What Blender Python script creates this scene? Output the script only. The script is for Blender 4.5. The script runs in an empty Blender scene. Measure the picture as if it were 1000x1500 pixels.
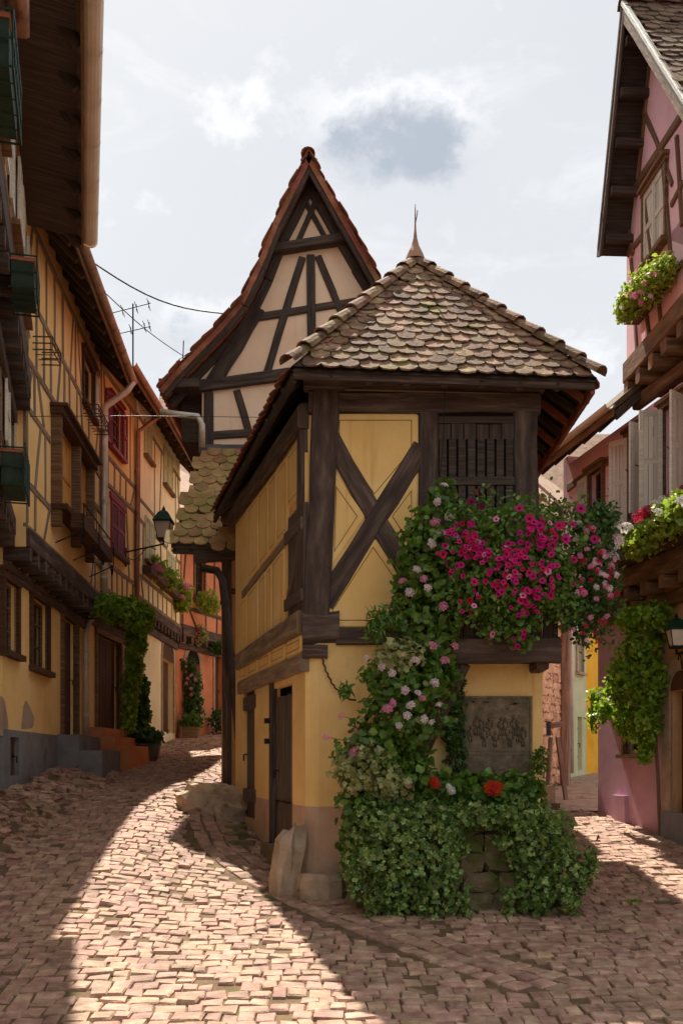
import bpy, bmesh, math, random
import numpy as np
from mathutils import Vector, Matrix
random.seed(7); rng = np.random.default_rng(7)
SC = bpy.context.scene
COL = SC.collection
# ---------------------------------------------------------------- camera
EYE = Vector((0, 0, 1.6)); FPX = 1450.0; HX, HY = 500.0, 1115.0   # focal length and horizon on a 1000 x 1500 frame
cam = bpy.data.cameras.new('camera'); cam_o = bpy.data.objects.new('camera', cam); COL.objects.link(cam_o)
cam_o.location = EYE; cam_o.rotation_euler = (math.radians(90), 0, 0)
cam.sensor_fit = 'VERTICAL'; cam.sensor_height = 36; cam.lens = 36 * FPX / 1500
cam.shift_y = (HY - 750) / 1500; cam.clip_end = 3000; cam.clip_start = .05
SC.camera = cam_o
# ---------------------------------------------------------------- light
SUN_EL = math.radians(56.5); SUN_AZ = math.atan2(-.215, 1.0)        # ahead of the camera, a little to the left
sd = Vector((math.sin(SUN_AZ) * math.cos(SUN_EL), math.cos(SUN_AZ) * math.cos(SUN_EL), math.sin(SUN_EL)))
sun = bpy.data.lights.new('sun', 'SUN'); sun.energy = 4.0; sun.angle = math.radians(.53); sun.color = (1, .93, .82)
sun_o = bpy.data.objects.new('sun', sun); COL.objects.link(sun_o)
sun_o.rotation_euler = sd.to_track_quat('Z', 'Y').to_euler(); sun_o.location = (0, 0, 40)
SC.view_settings.view_transform = 'Standard'; SC.view_settings.look = 'None'
SC.view_settings.exposure = 1.22; SC.view_settings.gamma = 1

def lin(h):
    h = h.lstrip('#'); v = [int(h[i:i + 2], 16) / 255 for i in (0, 2, 4)]
    return tuple(c / 12.92 if c <= .04045 else ((c + .055) / 1.055) ** 2.4 for c in v) + (1,)

class NT:
    """tiny node-tree helper"""
    def __init__(s, tree): s.t = tree; s.n = tree.nodes; s.n.clear()
    def new(s, typ, **kw):
        nd = s.n.new(typ)
        for k, v in kw.items():
            if k.startswith('in_'):
                key = k[3:]; key = int(key) if key.isdigit() else key
                s.put(nd.inputs[key], v)
            else: setattr(nd, k, v)
        return nd
    def put(s, sock, v):
        if isinstance(v, bpy.types.NodeSocket): s.t.links.new(v, sock)
        else: sock.default_value = v
    def math(s, op, a, b=None, c=None, clamp=False):
        nd = s.n.new('ShaderNodeMath'); nd.operation = op; nd.use_clamp = clamp
        for i, v in enumerate((a, b, c)):
            if v is not None: s.put(nd.inputs[i], v)
        return nd.outputs[0]
    def vmath(s, op, a, b=None):
        nd = s.n.new('ShaderNodeVectorMath'); nd.operation = op
        s.put(nd.inputs[0], a)
        if b is not None: s.put(nd.inputs[1], b)
        return nd.outputs['Value'] if op in ('LENGTH', 'DOT_PRODUCT', 'DISTANCE') else nd.outputs[0]
    def noise(s, vec, scale, detail=5, rough=.55, dist=0):
        nd = s.new('ShaderNodeTexNoise'); nd.inputs['Scale'].default_value = scale
        nd.inputs['Detail'].default_value = detail; nd.inputs['Roughness'].default_value = rough
        nd.inputs['Distortion'].default_value = dist
        if vec is not None: s.put(nd.inputs['Vector'], vec)
        return nd.outputs['Fac']
    def ramp(s, fac, stops):
        nd = s.n.new('ShaderNodeValToRGB'); s.put(nd.inputs[0], fac); cr = nd.color_ramp
        while len(cr.elements) < len(stops): cr.elements.new(.5)
        for e, (p, c) in zip(cr.elements, stops): e.position = p; e.color = c
        return nd.outputs[0]
    def mix(s, fac, a, b, mode='MIX'):
        nd = s.n.new('ShaderNodeMix'); nd.data_type = 'RGBA'; nd.blend_type = mode
        s.put(nd.inputs[0], fac); s.put(nd.inputs[6], a); s.put(nd.inputs[7], b)
        return nd.outputs[2]
    def step(s, v, a, b):
        nd = s.n.new('ShaderNodeMapRange'); nd.interpolation_type = 'SMOOTHSTEP'
        s.put(nd.inputs[0], v); nd.inputs[1].default_value = a; nd.inputs[2].default_value = b
        return nd.outputs[0]

# ---------------------------------------------------------------- sky: thin bright overcast over a Nishita sky, with some darker clouds
SC.cycles.max_bounces = 7; SC.cycles.diffuse_bounces = 6; SC.cycles.use_light_tree = False; SC.cycles.caustics_reflective = False; SC.cycles.caustics_refractive = False; SC.cycles.glossy_bounces = 2; SC.cycles.transmission_bounces = 2
W = bpy.data.worlds.new('World'); SC.world = W; W.use_nodes = True
k = NT(W.node_tree)
sky = k.new('ShaderNodeTexSky', sky_type='NISHITA', sun_disc=False, sun_elevation=SUN_EL, sun_rotation=SUN_AZ, dust_density=2.0)
bg1 = k.new('ShaderNodeBackground', in_0=sky.outputs[0], in_1=.1)
d = k.new('ShaderNodeTexCoord').outputs['Generated']
def dirpx(x, y): return Vector(((x - HX) / FPX, 1, (HY - y) / FPX)).normalized()
wv = k.vmath('MULTIPLY', d, (1, 1, 1.3))
n1 = k.noise(wv, 6, 2, .5); n2 = k.noise(k.vmath('ADD', wv, (3.1, 1.7, .4)), 24, 6, .62, .1)
nbig = k.noise(k.vmath('ADD', wv, (7.3, 2.2, 5.1)), 1.5, 2, .5)
sep = k.new('ShaderNodeSeparateXYZ', in_0=d); yy = k.math('MAXIMUM', sep.outputs[1], .05)
dq = k.vmath('DIVIDE', d, k.new('ShaderNodeCombineXYZ', in_0=yy, in_1=yy, in_2=yy).outputs[0])
fnoise = k.math('MULTIPLY_ADD', k.math('SUBTRACT', n2, .5), 2.0, k.math('MULTIPLY', k.math('SUBTRACT', n1, .5), .5))
ahead = k.math('GREATER_THAN', sep.outputs[1], .3)
def cloud_field(lst, dy0):
    f = None
    for (x, y, rx, ry, amp) in lst:
        v = k.vmath('MULTIPLY', k.vmath('SUBTRACT', dq, ((x - HX) / FPX, 1, (HY - y - dy0) / FPX)), (FPX / rx, 0, FPX / ry))
        e = k.math('EXPONENT', k.math('MULTIPLY', k.vmath('DOT_PRODUCT', v, v), -.7))
        f = k.math('MULTIPLY', e, amp) if f is None else k.math('MULTIPLY_ADD', e, amp, f)
    return k.math('MULTIPLY_ADD', f, ahead, fnoise)
CL = [(515, 190, 50, 44, .66), (590, 195, 62, 50, .85), (655, 190, 44, 40, .7), (610, 245, 66, 28, .6), (285, 478, 70, 34, .55), (500, 210, 30, 30, .3)]
CW = CL + [(352, 140, 42, 36, .5), (322, 190, 42, 40, .4), (870, 530, 90, 36, .4), (170, 330, 60, 36, .35)]
white = k.step(cloud_field(CW, -12), .2, .7); grey = k.step(cloud_field(CL, 8), .25, 1.15)
base = k.ramp(nbig, [(.3, lin('c9ccd0')), (.55, lin('d4d6d7')), (.75, lin('e0dfdd'))])
wisp = k.step(k.noise(k.vmath('MULTIPLY', d, (2, 2, 7)), 3.0, 5, .6, .6), .52, .78)
base = k.mix(k.math('MULTIPLY', wisp, .5), base, lin('efeeec'))
col = k.mix(k.math('MULTIPLY', white, .6), base, lin('f2f2f1'))
col = k.mix(k.math('MULTIPLY', grey, .85), col, lin("929dab"))
bg2 = k.new('ShaderNodeBackground', in_0=col, in_1=.53)
mx = k.new('ShaderNodeMixShader', in_0=.93, in_1=bg1.outputs[0], in_2=bg2.outputs[0])
k.new('ShaderNodeOutputWorld', in_0=mx.outputs[0])
W.cycles.sampling_method = 'MANUAL'; W.cycles.sample_map_resolution = 256

# ---------------------------------------------------------------- materials
def mk(name, cols, scale=3., rough=.85, bump=.25, bscale=40., stretch=(1, 1, 1), uv=False, rnd=.12, hue=0., metal=0., spec=.3, detail=4, second=None, trans=None, wav=0., clear=0.):
    """procedural material: noise ramp of cols, random value/hue for each piece (object or island), bump; second=(colour, scale, lo, hi) patches"""
    m = bpy.data.materials.new(name); m.use_nodes = True; k = NT(m.node_tree)
    tc = k.new('ShaderNodeTexCoord'); oi = k.new('ShaderNodeObjectInfo'); ge = k.new('ShaderNodeNewGeometry')
    r = k.math('FRACT', k.math('ADD', oi.outputs['Random'], ge.outputs['Random Per Island']))
    v = tc.outputs['UV'] if uv else ge.outputs['Position']
    if stretch != (1, 1, 1): v = k.vmath('MULTIPLY', v, stretch)
    if uv: v = k.vmath('ADD', v, k.new('ShaderNodeCombineXYZ', in_0=k.math('MULTIPLY', r, 37.), in_1=k.math('MULTIPLY', r, 19.)).outputs[0])
    fac = k.noise(v, scale, detail, .6)
    cs = [lin(c) for c in cols]
    lo, hi = .3, .7
    c = k.ramp(fac, [(lo + (hi - lo) * i / max(1, len(cs) - 1), q) for i, q in enumerate(cs)])
    if second:
        for (cc, s2, a, b2) in second:
            pv = ge.outputs['Position']
            if isinstance(s2, tuple): pv = k.vmath('MULTIPLY', pv, s2); s2 = 1.
            msk = k.step(k.noise(pv, s2, 3, .62, .3), a, b2)
            c = k.mix(msk, c, lin(cc))
    if rnd or hue:
        val = k.math('ADD', k.math('MULTIPLY', k.math('SUBTRACT', r, .5), 2 * rnd), 1)
        r2 = k.math('FRACT', k.math('MULTIPLY', r, 7.31))
        h = k.math('ADD', k.math('MULTIPLY', k.math('SUBTRACT', r2, .5), 2 * hue), .5)
        c = k.new('ShaderNodeHueSaturation', in_0=h, in_2=val, in_4=c).outputs[0]
    bs = k.new('ShaderNodeBsdfPrincipled'); k.put(bs.inputs['Base Color'], c)
    bs.inputs['Metallic'].default_value = metal; bs.inputs['Specular IOR Level'].default_value = spec
    k.put(bs.inputs['Roughness'], k.math('ADD', k.math('MULTIPLY', k.math('SUBTRACT', fac, .5), .25), rough, clamp=True))
    if clear: bs.inputs['Coat Weight'].default_value = clear
    if bump:
        bn = k.noise(v, bscale, 2, .6)
        bp = k.new('ShaderNodeBump'); bp.inputs['Strength'].default_value = bump; bp.inputs['Distance'].default_value = .02
        k.put(bp.inputs['Height'], bn); k.put(bs.inputs['Normal'], bp.outputs[0])
    out = bs.outputs[0]
    if trans:
        tr = k.new('ShaderNodeBsdfTranslucent'); k.put(tr.inputs[0], k.mix(.5, c, lin(trans)))
        out = k.new('ShaderNodeMixShader', in_0=.38, in_1=out, in_2=tr.outputs[0]).outputs[0]
    k.new('ShaderNodeOutputMaterial', in_0=out)
    return m
M = {}
# plaster
def plaster(key, a, b, c, dirt='8d7350', dl=.6, dh=.8): M[key] = mk(key, [a, b, c], 1.3, .92, .35, 60, rnd=.03, second=[(dirt, 2.2, dl, dh + .15), (a, 9, .55, .9), (dirt, (5., 5., .5), .6, .85)])
plaster('yellow_plaster', 'ecc47c', 'f5d08a', 'f9da9a', 'd6ae6c', .6, .9)
plaster('yellow_panel', 'f0c67a', 'f6d088', 'f9d998', 'deb46c', .68, .95)
plaster('ochre_plaster', 'f2c67e', 'f8d08c', 'fbd99a', 'e2b672', .6, .9)
plaster('pale_plaster', 'eedeb0', 'f6e8c0', 'faeecb', 'b79c66', .62, .9)
plaster('cream_plaster', 'd8cbb0', 'e6dbc4', 'eee6d2', 'b8a888', .6, .9)
plaster('salmon_plaster', 'f4d0ae', 'fadab9', 'fce2c4', 'e6bf9c', .66, .95)
plaster('orange_plaster', 'c87c5a', 'd48a68', 'dc9876', 'b07056', .58, .85)
plaster('pink_plaster', 'ecbcc8', 'f4c8d2', 'f8d2da', 'deacb8', .62, .9)
plaster('purple_plaster', 'b88ea6', 'c69eb4', 'd0aabd', 'a6808e', .58, .85)
plaster('plinth_plaster', 'b89679', 'c9a88c', 'd2b498', '7d6a52', .55, .8)
plaster('grey_plinth', '6b6b6e', '7d7d80', '8b8a8a', '56524a', .5, .75)
plaster('brown_plaster', 'b98c5c', 'c89c6c', 'd2aa7c', '7d5c3c', .55, .85)
plaster('terracotta_plaster', 'b9764c', 'c98558', 'd29468', '8c6040', .55, .85)
plaster('green_plaster', 'b4bd92', 'c2caa0', 'ccd3ad', '98a078', .6, .9)
plaster('bright_yellow_plaster', 'dda31e', 'eab22c', 'efbd44', 'c08a28', .62, .9)
plaster('bare_render', '9b8672', 'ad9883', 'bba791', '7f6b58', .5, .8)
# timber
def timber(key, a, b, c, rough=.8): M[key] = mk(key, [a, b, c], 1, rough, .55, 3.5, stretch=(1.6, 34, 1), uv=True, rnd=.15, detail=4)
timber('dark_timber', '372b27', '53443d', '75655a')
timber('black_timber', '342925', '4b3f38', '63554b')
timber('brown_timber', '54402f', '75593f', '987a5c')
timber('grey_timber', '6a5746', '8d7761', 'ab967c')
timber('door_wood', '3d2a1c', '54392a', '6b4b35')
timber('old_boards', '4c4039', '62544a', '7a6a5d')
timber('red_paint', '74263a', '8b3246', 'a04a5a', .6)
timber('green_paint', 'a9ad86', 'bcbf98', 'cacca8', .6)
timber('white_paint', 'c9c3b4', 'd9d4c7', 'e5e1d6', .6)
timber('dark_green_paint', '16312b', '204138', '2b5146', .5)
timber('honey_wood', 'b0712f', 'c98a41', 'd89b53', .6)
# stone, tile, metal
M['sandstone'] = mk('sandstone', ['a08b72', 'b8a288', 'cab49a'], 4, .95, .7, 22, rnd=.14, second=[('74704a', 2.6, .6, .8), ('6c5646', 5, .55, .8)])
M['mossy_stone'] = mk('mossy_stone', ['665742', '7d6c53', '94826a'], 4, .95, .8, 20, rnd=.18, second=[('5a6129', 2.2, .45, .65)])
M['stone_trim'] = mk('stone_trim', ['97806a', 'ab947c', 'bba58d'], 4, .93, .5, 30, rnd=.06)
M['cobble'] = mk('cobble', ['8a6a58', 'a88570', 'c2a28c'], 7, .78, .6, 34, rnd=.2, hue=.014, spec=.4, second=[('6a5348', 3.1, .55, .8), ('b8a48f', 1.1, .6, .85)])
M['cobble_joint'] = mk('cobble_joint', ['5a4734', '6e5843', '7a6a48'], 5, .98, .8, 30, rnd=0, second=[('5d6030', 1.7, .56, .72)])
M['dirt'] = mk('dirt', ['5f4c3b', '77614d', '8b765f'], 1.5, .97, .6, 14, rnd=0)
M['alley_paving'] = mk('alley_paving', ['8e765f', 'a38a71', 'b39b82'], 3, .93, .7, 9, rnd=0, second=[('6f5a48', 4, .5, .7)])
M['old_tile'] = mk('old_tile', ['664d3c', '866850', 'a78a6e'], 6, .9, .6, 30, rnd=.34, hue=.018, second=[('4a3a30', 8, .5, .72), ('6d662e', 1.9, .58, .7), ('b0a48c', 15, .64, .8)])
M['red_tile'] = mk('red_tile', ['7c4c38', '945d46', 'a87058'], 5, .88, .5, 30, rnd=.2, hue=.015, second=[('5c3022', 6, .55, .8)])
M['green_tile'] = mk('green_tile', ['8e6e4a', 'aa885a', 'c09c6c'], 5, .85, .5, 30, rnd=.2, hue=.02, second=[('8a7a44', 1.4, .45, .7), ('a0603e', .9, .54, .8)])
M['dark_tile'] = mk('dark_tile', ['4b3a31', '63503f', '7a6650'], 5, .9, .5, 30, rnd=.22, hue=.02, second=[('6a5f2c', 2, .6, .75)])
M['far_tile'] = mk('far_tile', ['94765f', 'ab8d76', 'bfa48e'], 5, .9, .4, 30, rnd=.2)
M['zinc'] = mk('zinc', ['bcb3a8', 'd0c8bc', 'ddd6cb'], 3, .5, .1, 30, rnd=.04, metal=.35, second=[('8a7a6c', 3, .55, .8)])
M['cream_gutter'] = mk('cream_gutter', ['d8c6b0', 'e6d6c2', 'eee0ce'], 2, .55, .1, 20, rnd=.03, metal=.1)
M['copper'] = mk('copper', ['8f6650', 'a87d64', 'bb957c'], 2, .45, .1, 25, rnd=.04, metal=.5, second=[('6b4434', 4, .5, .75)])
M['old_gutter'] = mk('old_gutter', ['8d7462', 'a58a76', 'b89f8a'], 3, .55, .2, 25, rnd=.05, metal=.3, second=[('6b5546', 5, .52, .75)])
M['old_pipe'] = mk('old_pipe', ['3c3432', '4b423f', '5b514d'], 3, .6, .2, 30, rnd=.04, metal=.3)
M['lead'] = mk('lead', ['4c4a4b', '5d5b5c', '6e6c6c'], 3, .6, .2, 20, rnd=.03, metal=.4)
M['iron'] = mk('iron', ['17191a', '212425', '2c3030'], 5, .55, .2, 40, rnd=.05, metal=.6)
M['rust_iron'] = mk('rust_iron', ['3f2f26', '57402f', '6e523c'], 8, .8, .4, 60, rnd=.1, metal=.3)
M['green_iron'] = mk('green_iron', ['10281f', '173629', '1f4435'], 5, .5, .1, 40, rnd=.05, metal=.2)
M['green_box'] = mk('green_box', ['1c2c22', '28392c', '354738'], 4, .7, .2, 40, rnd=.05)
M['terracotta'] = mk('terracotta', ['8c5138', 'a5654a', 'b8785b'], 4, .85, .2, 40, rnd=.06)
M['bronze'] = mk('bronze', ['564a38', '716350', '8a7a62'], 9, .55, .35, 60, rnd=.05, metal=.45, second=[('4c5644', 5, .58, .8)])
M['white_line'] = mk('white_line', ['cfcfcb', 'd9d9d6'], 4, .6, 0, rnd=0)
M['brown_line'] = mk('brown_line', ['6b4420', '7a5028'], 6, .8, 0, rnd=.05)
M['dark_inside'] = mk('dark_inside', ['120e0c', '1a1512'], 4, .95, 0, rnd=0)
M['lamp_glass'] = mk('lamp_glass', ['cfc8b8', 'dcd6c8'], 4, .25, .05, 10, rnd=0, spec=.6)
M['soil'] = mk('soil', ['2c2118', '3a2c20'], 6, .98, .6, 30, rnd=0)
def glass():
    m = bpy.data.materials.new('window_glass'); m.use_nodes = True; k = NT(m.node_tree)
    ge = k.new('ShaderNodeNewGeometry'); n = k.noise(ge.outputs['Position'], 2.5, 2)
    bp = k.new('ShaderNodeBump'); bp.inputs['Strength'].default_value = .08; k.put(bp.inputs['Height'], n)
    bs = k.new('ShaderNodeBsdfPrincipled'); bs.inputs['Base Color'].default_value = (.015, .016, .018, 1); bs.inputs['Roughness'].default_value = .06
    bs.inputs['Specular IOR Level'].default_value = .6; k.put(bs.inputs['Normal'], bp.outputs[0])
    k.new('ShaderNodeOutputMaterial', in_0=bs.outputs[0]); return m
M['glass'] = glass()
# plants
def leafm(key, cols, tr, rnd=.3, hue=.02, sec=None): M[key] = mk(key, cols, 9, .45, 0, rnd=rnd, hue=hue, spec=.5, trans=tr, second=sec)
leafm('geranium_leaf', ['3f621f', '5a7c30', '7c9a48'], '92b03c', .4, .025)
leafm('petunia_leaf', ['476a26', '5f8434', '7f9c4c'], '94b044', .4, .025)
leafm('ivy_leaf', ['48682a', '68883c', '98b260'], '8ca848', .5, .025, [('cfd79e', 60, .56, .64)])
leafm('pale_leaf', ['7f8850', '9ba068', 'bcbb8c'], 'aab060', .35)
leafm('vine_leaf', ['5c8420', '7ba22c', '9dbb42'], 'bcd648', .4, .03)
leafm('dark_leaf', ['2c4c22', '40642e', '587c3e'], '6a8e36', .4, .02)
leafm('basket_leaf', ['76902c', '94ac3c', 'b2c256'], 'bcd050', .4, .03)
def petal(key, a, b, tr): M[key] = mk(key, [a, b], 30, .6, 0, rnd=.2, hue=.015, spec=.25, trans=tr)
petal('magenta_petal', 'c4146c', 'de2a86', 'ea3c8c'); petal('pink_petal', 'ee86b6', 'f7a6ca', 'f7b4d0'); petal('pale_petal', 'f4d6e2', 'fcecf2', 'fbe6ee')
petal('red_petal', 'c01a12', 'dd2a1c', 'e83020'); petal('white_petal', 'e6e2dc', 'f4f1ec', 'f2eee6'); petal('crimson_petal', 'b01840', 'c42a52', 'd83a5c')
petal('dark_petal', '5e0836', '750c48', '8a1050')
# ---------------------------------------------------------------- object helpers
def tag(o, label=None, cat=None, group=None, kind=None):
    if label: o['label'] = label
    if cat: o['category'] = cat
    if group: o['group'] = group
    if kind: o['kind'] = kind
    return o
def thing(name, label, cat, loc=(0, 0, 0), group=None):
    o = bpy.data.objects.new(name, None); COL.objects.link(o); o.location = loc; o.empty_display_size = .2
    return tag(o, label, cat, group)
def wloc(o):
    p = Vector((0, 0, 0))
    while o is not None: p += o.location if o.type == 'EMPTY' else Vector((0, 0, 0)); o = o.parent
    return p
def attach(o, parent):
    if parent is not None:
        o.parent = parent
        o.matrix_parent_inverse = Matrix.Translation(-rootloc(parent))
def rootloc(p):
    # world translation of a parent: things are unrotated empties, mesh parts carry identity world transforms
    return Vector(p.get('_wl', (0, 0, 0))) if p.type != 'EMPTY' else Vector(p.location)
def mobj(name, verts, faces, mat, parent=None, uvs=None, smooth=False, kind=None, mats=None, mi=None):
    me = bpy.data.meshes.new(name); me.from_pydata([tuple(v) for v in verts], [], faces); 
    if uvs is not None:
        ul = me.uv_layers.new(name='UVMap'); ul.data.foreach_set('uv', np.asarray(uvs, dtype=np.float32).ravel())
    for mm in (mats or [mat]): me.materials.append(M[mm])
    if mi is not None: me.polygons.foreach_set('material_index', mi)
    if smooth: me.polygons.foreach_set('use_smooth', [True] * len(me.polygons))
    me.validate(); me.update()
    o = bpy.data.objects.new(name, me); COL.objects.link(o); attach(o, parent)
    if kind: o['kind'] = kind
    return o
def place(name, me, loc, rot=None, scale=(1, 1, 1), parent=None):
    """an object sharing mesh data, at a world place"""
    o = bpy.data.objects.new(name, me); COL.objects.link(o)
    o.location = loc
    if rot is not None: o.rotation_euler = rot.to_euler()
    o.scale = scale; attach(o, parent); return o

class MB:
    """collects geometry for one mesh"""
    def __init__(s): s.v = []; s.f = []; s.uv = []
    def add(s, vs, fs, uvs=None):
        n = len(s.v); s.v += [tuple(p) for p in vs]
        for i, f in enumerate(fs):
            s.f.append([q + n for q in f])
            s.uv += (uvs[i] if uvs else [(0, 0)] * len(f))
        return s
    def box(s, c8):
        e = (Vector(c8[1]) - Vector(c8[0])).length; g = (Vector(c8[3]) - Vector(c8[0])).length; h = (Vector(c8[4]) - Vector(c8[0])).length
        fs = [(0, 3, 2, 1), (4, 5, 6, 7), (0, 1, 5, 4), (1, 2, 6, 5), (2, 3, 7, 6), (3, 0, 4, 7)]
        dims = [(g, e), (e, g), (e, h), (g, h), (e, h), (g, h)]
        return s.add(c8, fs, [[(0, 0), (a, 0), (a, b), (0, b)] for a, b in dims])
    def abox(s, x0, x1, y0, y1, z0, z1): return s.box([(x0, y0, z0), (x1, y0, z0), (x1, y1, z0), (x0, y1, z0), (x0, y0, z1), (x1, y0, z1), (x1, y1, z1), (x0, y1, z1)])
    def sweep(s, rings, cap=True, closed=True, us=None):
        n = len(rings[0]); b = len(s.v); L = 0; us2 = []
        for i, r in enumerate(rings):
            if i: L += (Vector(r[0]) - Vector(rings[i - 1][0])).length
            us2.append(L)
        s.v += [tuple(p) for r in rings for p in r]
        m = n if closed else n - 1
        for i in range(len(rings) - 1):
            for j in range(m):
                j2 = (j + 1) % n
                s.f.append([b + i * n + j, b + i * n + j2, b + (i + 1) * n + j2, b + (i + 1) * n + j])
                s.uv += [(us2[i], j * .06), (us2[i], j * .06 + .06), (us2[i + 1], j * .06 + .06), (us2[i + 1], j * .06)]
        if cap and closed:
            s.f.append([b + j for j in reversed(range(n))]); s.uv += [(.03 * j, .3) for j in range(n)]
            s.f.append([b + (len(rings) - 1) * n + j for j in range(n)]); s.uv += [(.03 * j, .3) for j in range(n)]
        return s
    def tube(s, pts, r, n=8, cap=True, half=False):
        pts = [Vector(p) for p in pts]; rr = r if isinstance(r, (list, tuple)) else [r] * len(pts); rings = []
        ref = None
        for i, p in enumerate(pts):
            t = (pts[min(i + 1, len(pts) - 1)] - pts[max(i - 1, 0)]).normalized()
            if ref is None: ref = Vector((0, 0, 1)) if abs(t.z) < .9 else Vector((1, 0, 0))
            a = (ref - t * ref.dot(t)).normalized(); ref = a; c = t.cross(a)
            rings.append([p + (a * math.cos(q) + c * math.sin(q)) * rr[i] for q in [2 * math.pi * j / n for j in range(n)]])
        return s.sweep(rings, cap)
    def lathe(s, base, prof, n=14):
        base = Vector(base)
        return s.sweep([[base + Vector((r * math.cos(2 * math.pi * j / n), r * math.sin(2 * math.pi * j / n), z)) for j in range(n)] for r, z in prof])
    def beam(s, p0, p1, w, h, up=(0, 0, 1), k=1, jit=0., ch=.15):
        """chamfered timber between two points; w across, h along up"""
        p0 = Vector(p0); p1 = Vector(p1); t = (p1 - p0).normalized(); up = Vector(up); a = (up - t * up.dot(t)).normalized(); b = t.cross(a)
        rings = []
        for i in range(k + 1):
            q = p0.lerp(p1, i / k); j = [random.uniform(-jit, jit) for _ in range(4)]
            ww = w / 2 * (1 + j[0]); hh = h / 2 * (1 + j[1]); cc = min(ww, hh) * ch * 2
            q = q + b * w * j[2] * .5 + a * h * j[3] * .5
            rings.append([q + b * x + a * y for x, y in [(-ww + cc, -hh), (ww - cc, -hh), (ww, -hh + cc), (ww, hh - cc), (ww - cc, hh), (-ww + cc, hh), (-ww, hh - cc), (-ww, -hh + cc)]])
        return s.sweep(rings)
    def build(s, name, mat, parent=None, smooth=False, kind=None): return mobj(name, s.v, s.f, mat, parent, s.uv, smooth, kind)

def ray(px, py): return Vector(((px - HX) / FPX, 1, (HY - py) / FPX))
def at(px, py, Y): return EYE + ray(px, py) * Y
class Fac:
    """a vertical facade plane: origin p, direction d (2D), outward normal on the given side"""
    def __init__(s, p, d, side=1):
        s.p = Vector((p[0], p[1], 0)); s.d = Vector((d[0], d[1], 0)).normalized(); s.n = Vector((s.d.y, -s.d.x, 0)) * side
    def P(s, u, z, o=0.): return s.p + s.d * u + s.n * o + Vector((0, 0, z))
    def q(s, px, py, o=0.):
        r = ray(px, py); t = (s.p + s.n * o - EYE).dot(s.n) / r.dot(s.n); w = EYE + r * t
        return ((w - s.p).dot(s.d), w.z)
    def depth(s, px): r = ray(px, HY); return (s.p - EYE).dot(s.n) / r.dot(s.n)
    def u(s, px): return s.q(px, HY)[0]
    def z(s, px, py): return s.q(px, py)[1]
    def at_y(s, Y): return (Y - s.p.y) / s.d.y
    def shift(s, o):
        f = Fac((0, 0), (1, 0)); f.p = s.p + s.n * o; f.d = s.d; f.n = s.n; return f
    def box(s, mb, u0, u1, z0, z1, o0, o1):
        return mb.box([s.P(u0, z0, o0), s.P(u1, z0, o0), s.P(u1, z0, o1), s.P(u0, z0, o1), s.P(u0, z1, o0), s.P(u1, z1, o0), s.P(u1, z1, o1), s.P(u0, z1, o1)])

def fbeam(F, a, b, w, parent, mat='dark_timber', name='beam', o0=-.04, o1=.03, jit=.07, bow=0.):
    """timber lying in a facade between (u,z) points a and b"""
    a = Vector(a); b = Vector(b); L = (b - a).length; k = max(1, min(8, int(L / .35))); t = (b - a) / max(L, 1e-6); n = Vector((-t.y, t.x)); rings = []
    o1 = o1 + random.uniform(-.006, .006)
    for i in range(k + 1):
        c = a.lerp(b, i / k) + n * (random.uniform(-jit, jit) * w * .35 + bow * math.sin(math.pi * i / k)); h = w / 2 * (1 + random.uniform(-jit, jit)); ch = min(.02, w * .14)
        prof = [(-h, o0), (h, o0), (h, o1 - ch), (h - ch, o1), (-h + ch, o1), (-h, o1 - ch)]
        rings.append([F.P(c.x + n.x * x, c.y + n.y * x, o) for x, o in prof])
    return MB().sweep(rings).build(name, mat, parent)
def pbeam(F, x0, y0, x1, y1, wpx, parent, mat='dark_timber', name='beam', **kw):
    Y = (F.depth(x0) + F.depth(x1)) / 2
    return fbeam(F, F.q(x0, y0), F.q(x1, y1), wpx * Y / FPX, parent, mat, name, **kw)
def chaikin(p, n=1, r=.25):
    for _ in range(n):
        o = []
        for i in range(len(p)):
            a = Vector(p[i]); b = Vector(p[(i + 1) % len(p)]); o += [a.lerp(b, r), a.lerp(b, 1 - r)]
        p = o
    return [Vector(q) for q in p]
def inset(p, d):
    p = [Vector(q) for q in p]; n = len(p); area = sum(p[i].x * p[(i + 1) % n].y - p[(i + 1) % n].x * p[i].y for i in range(n)); sg = 1 if area > 0 else -1; out = []
    for i in range(n):
        a, b, c = p[i - 1], p[i], p[(i + 1) % n]
        e1 = (b - a).normalized(); e2 = (c - b).normalized(); n1 = Vector((-e1.y, e1.x)) * sg; n2 = Vector((-e2.y, e2.x)) * sg
        m = (n1 + n2); m = m / max(m.length_squared, .35) * 2 * 1
        out.append(b + m * d)
    return out
def roundpoly(p, r):
    """corners cut to a small radius r"""
    out = []
    for i in range(len(p)):
        a, b, c = Vector(p[i - 1]), Vector(p[i]), Vector(p[(i + 1) % len(p)])
        d1 = (a - b); d2 = (c - b); r1 = min(r, d1.length * .4); r2 = min(r, d2.length * .4)
        s1 = b + d1.normalized() * r1; s2 = b + d2.normalized() * r2
        out += [s1, (s1 + s2) * .25 + b * .5, s2]
    return out
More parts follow.
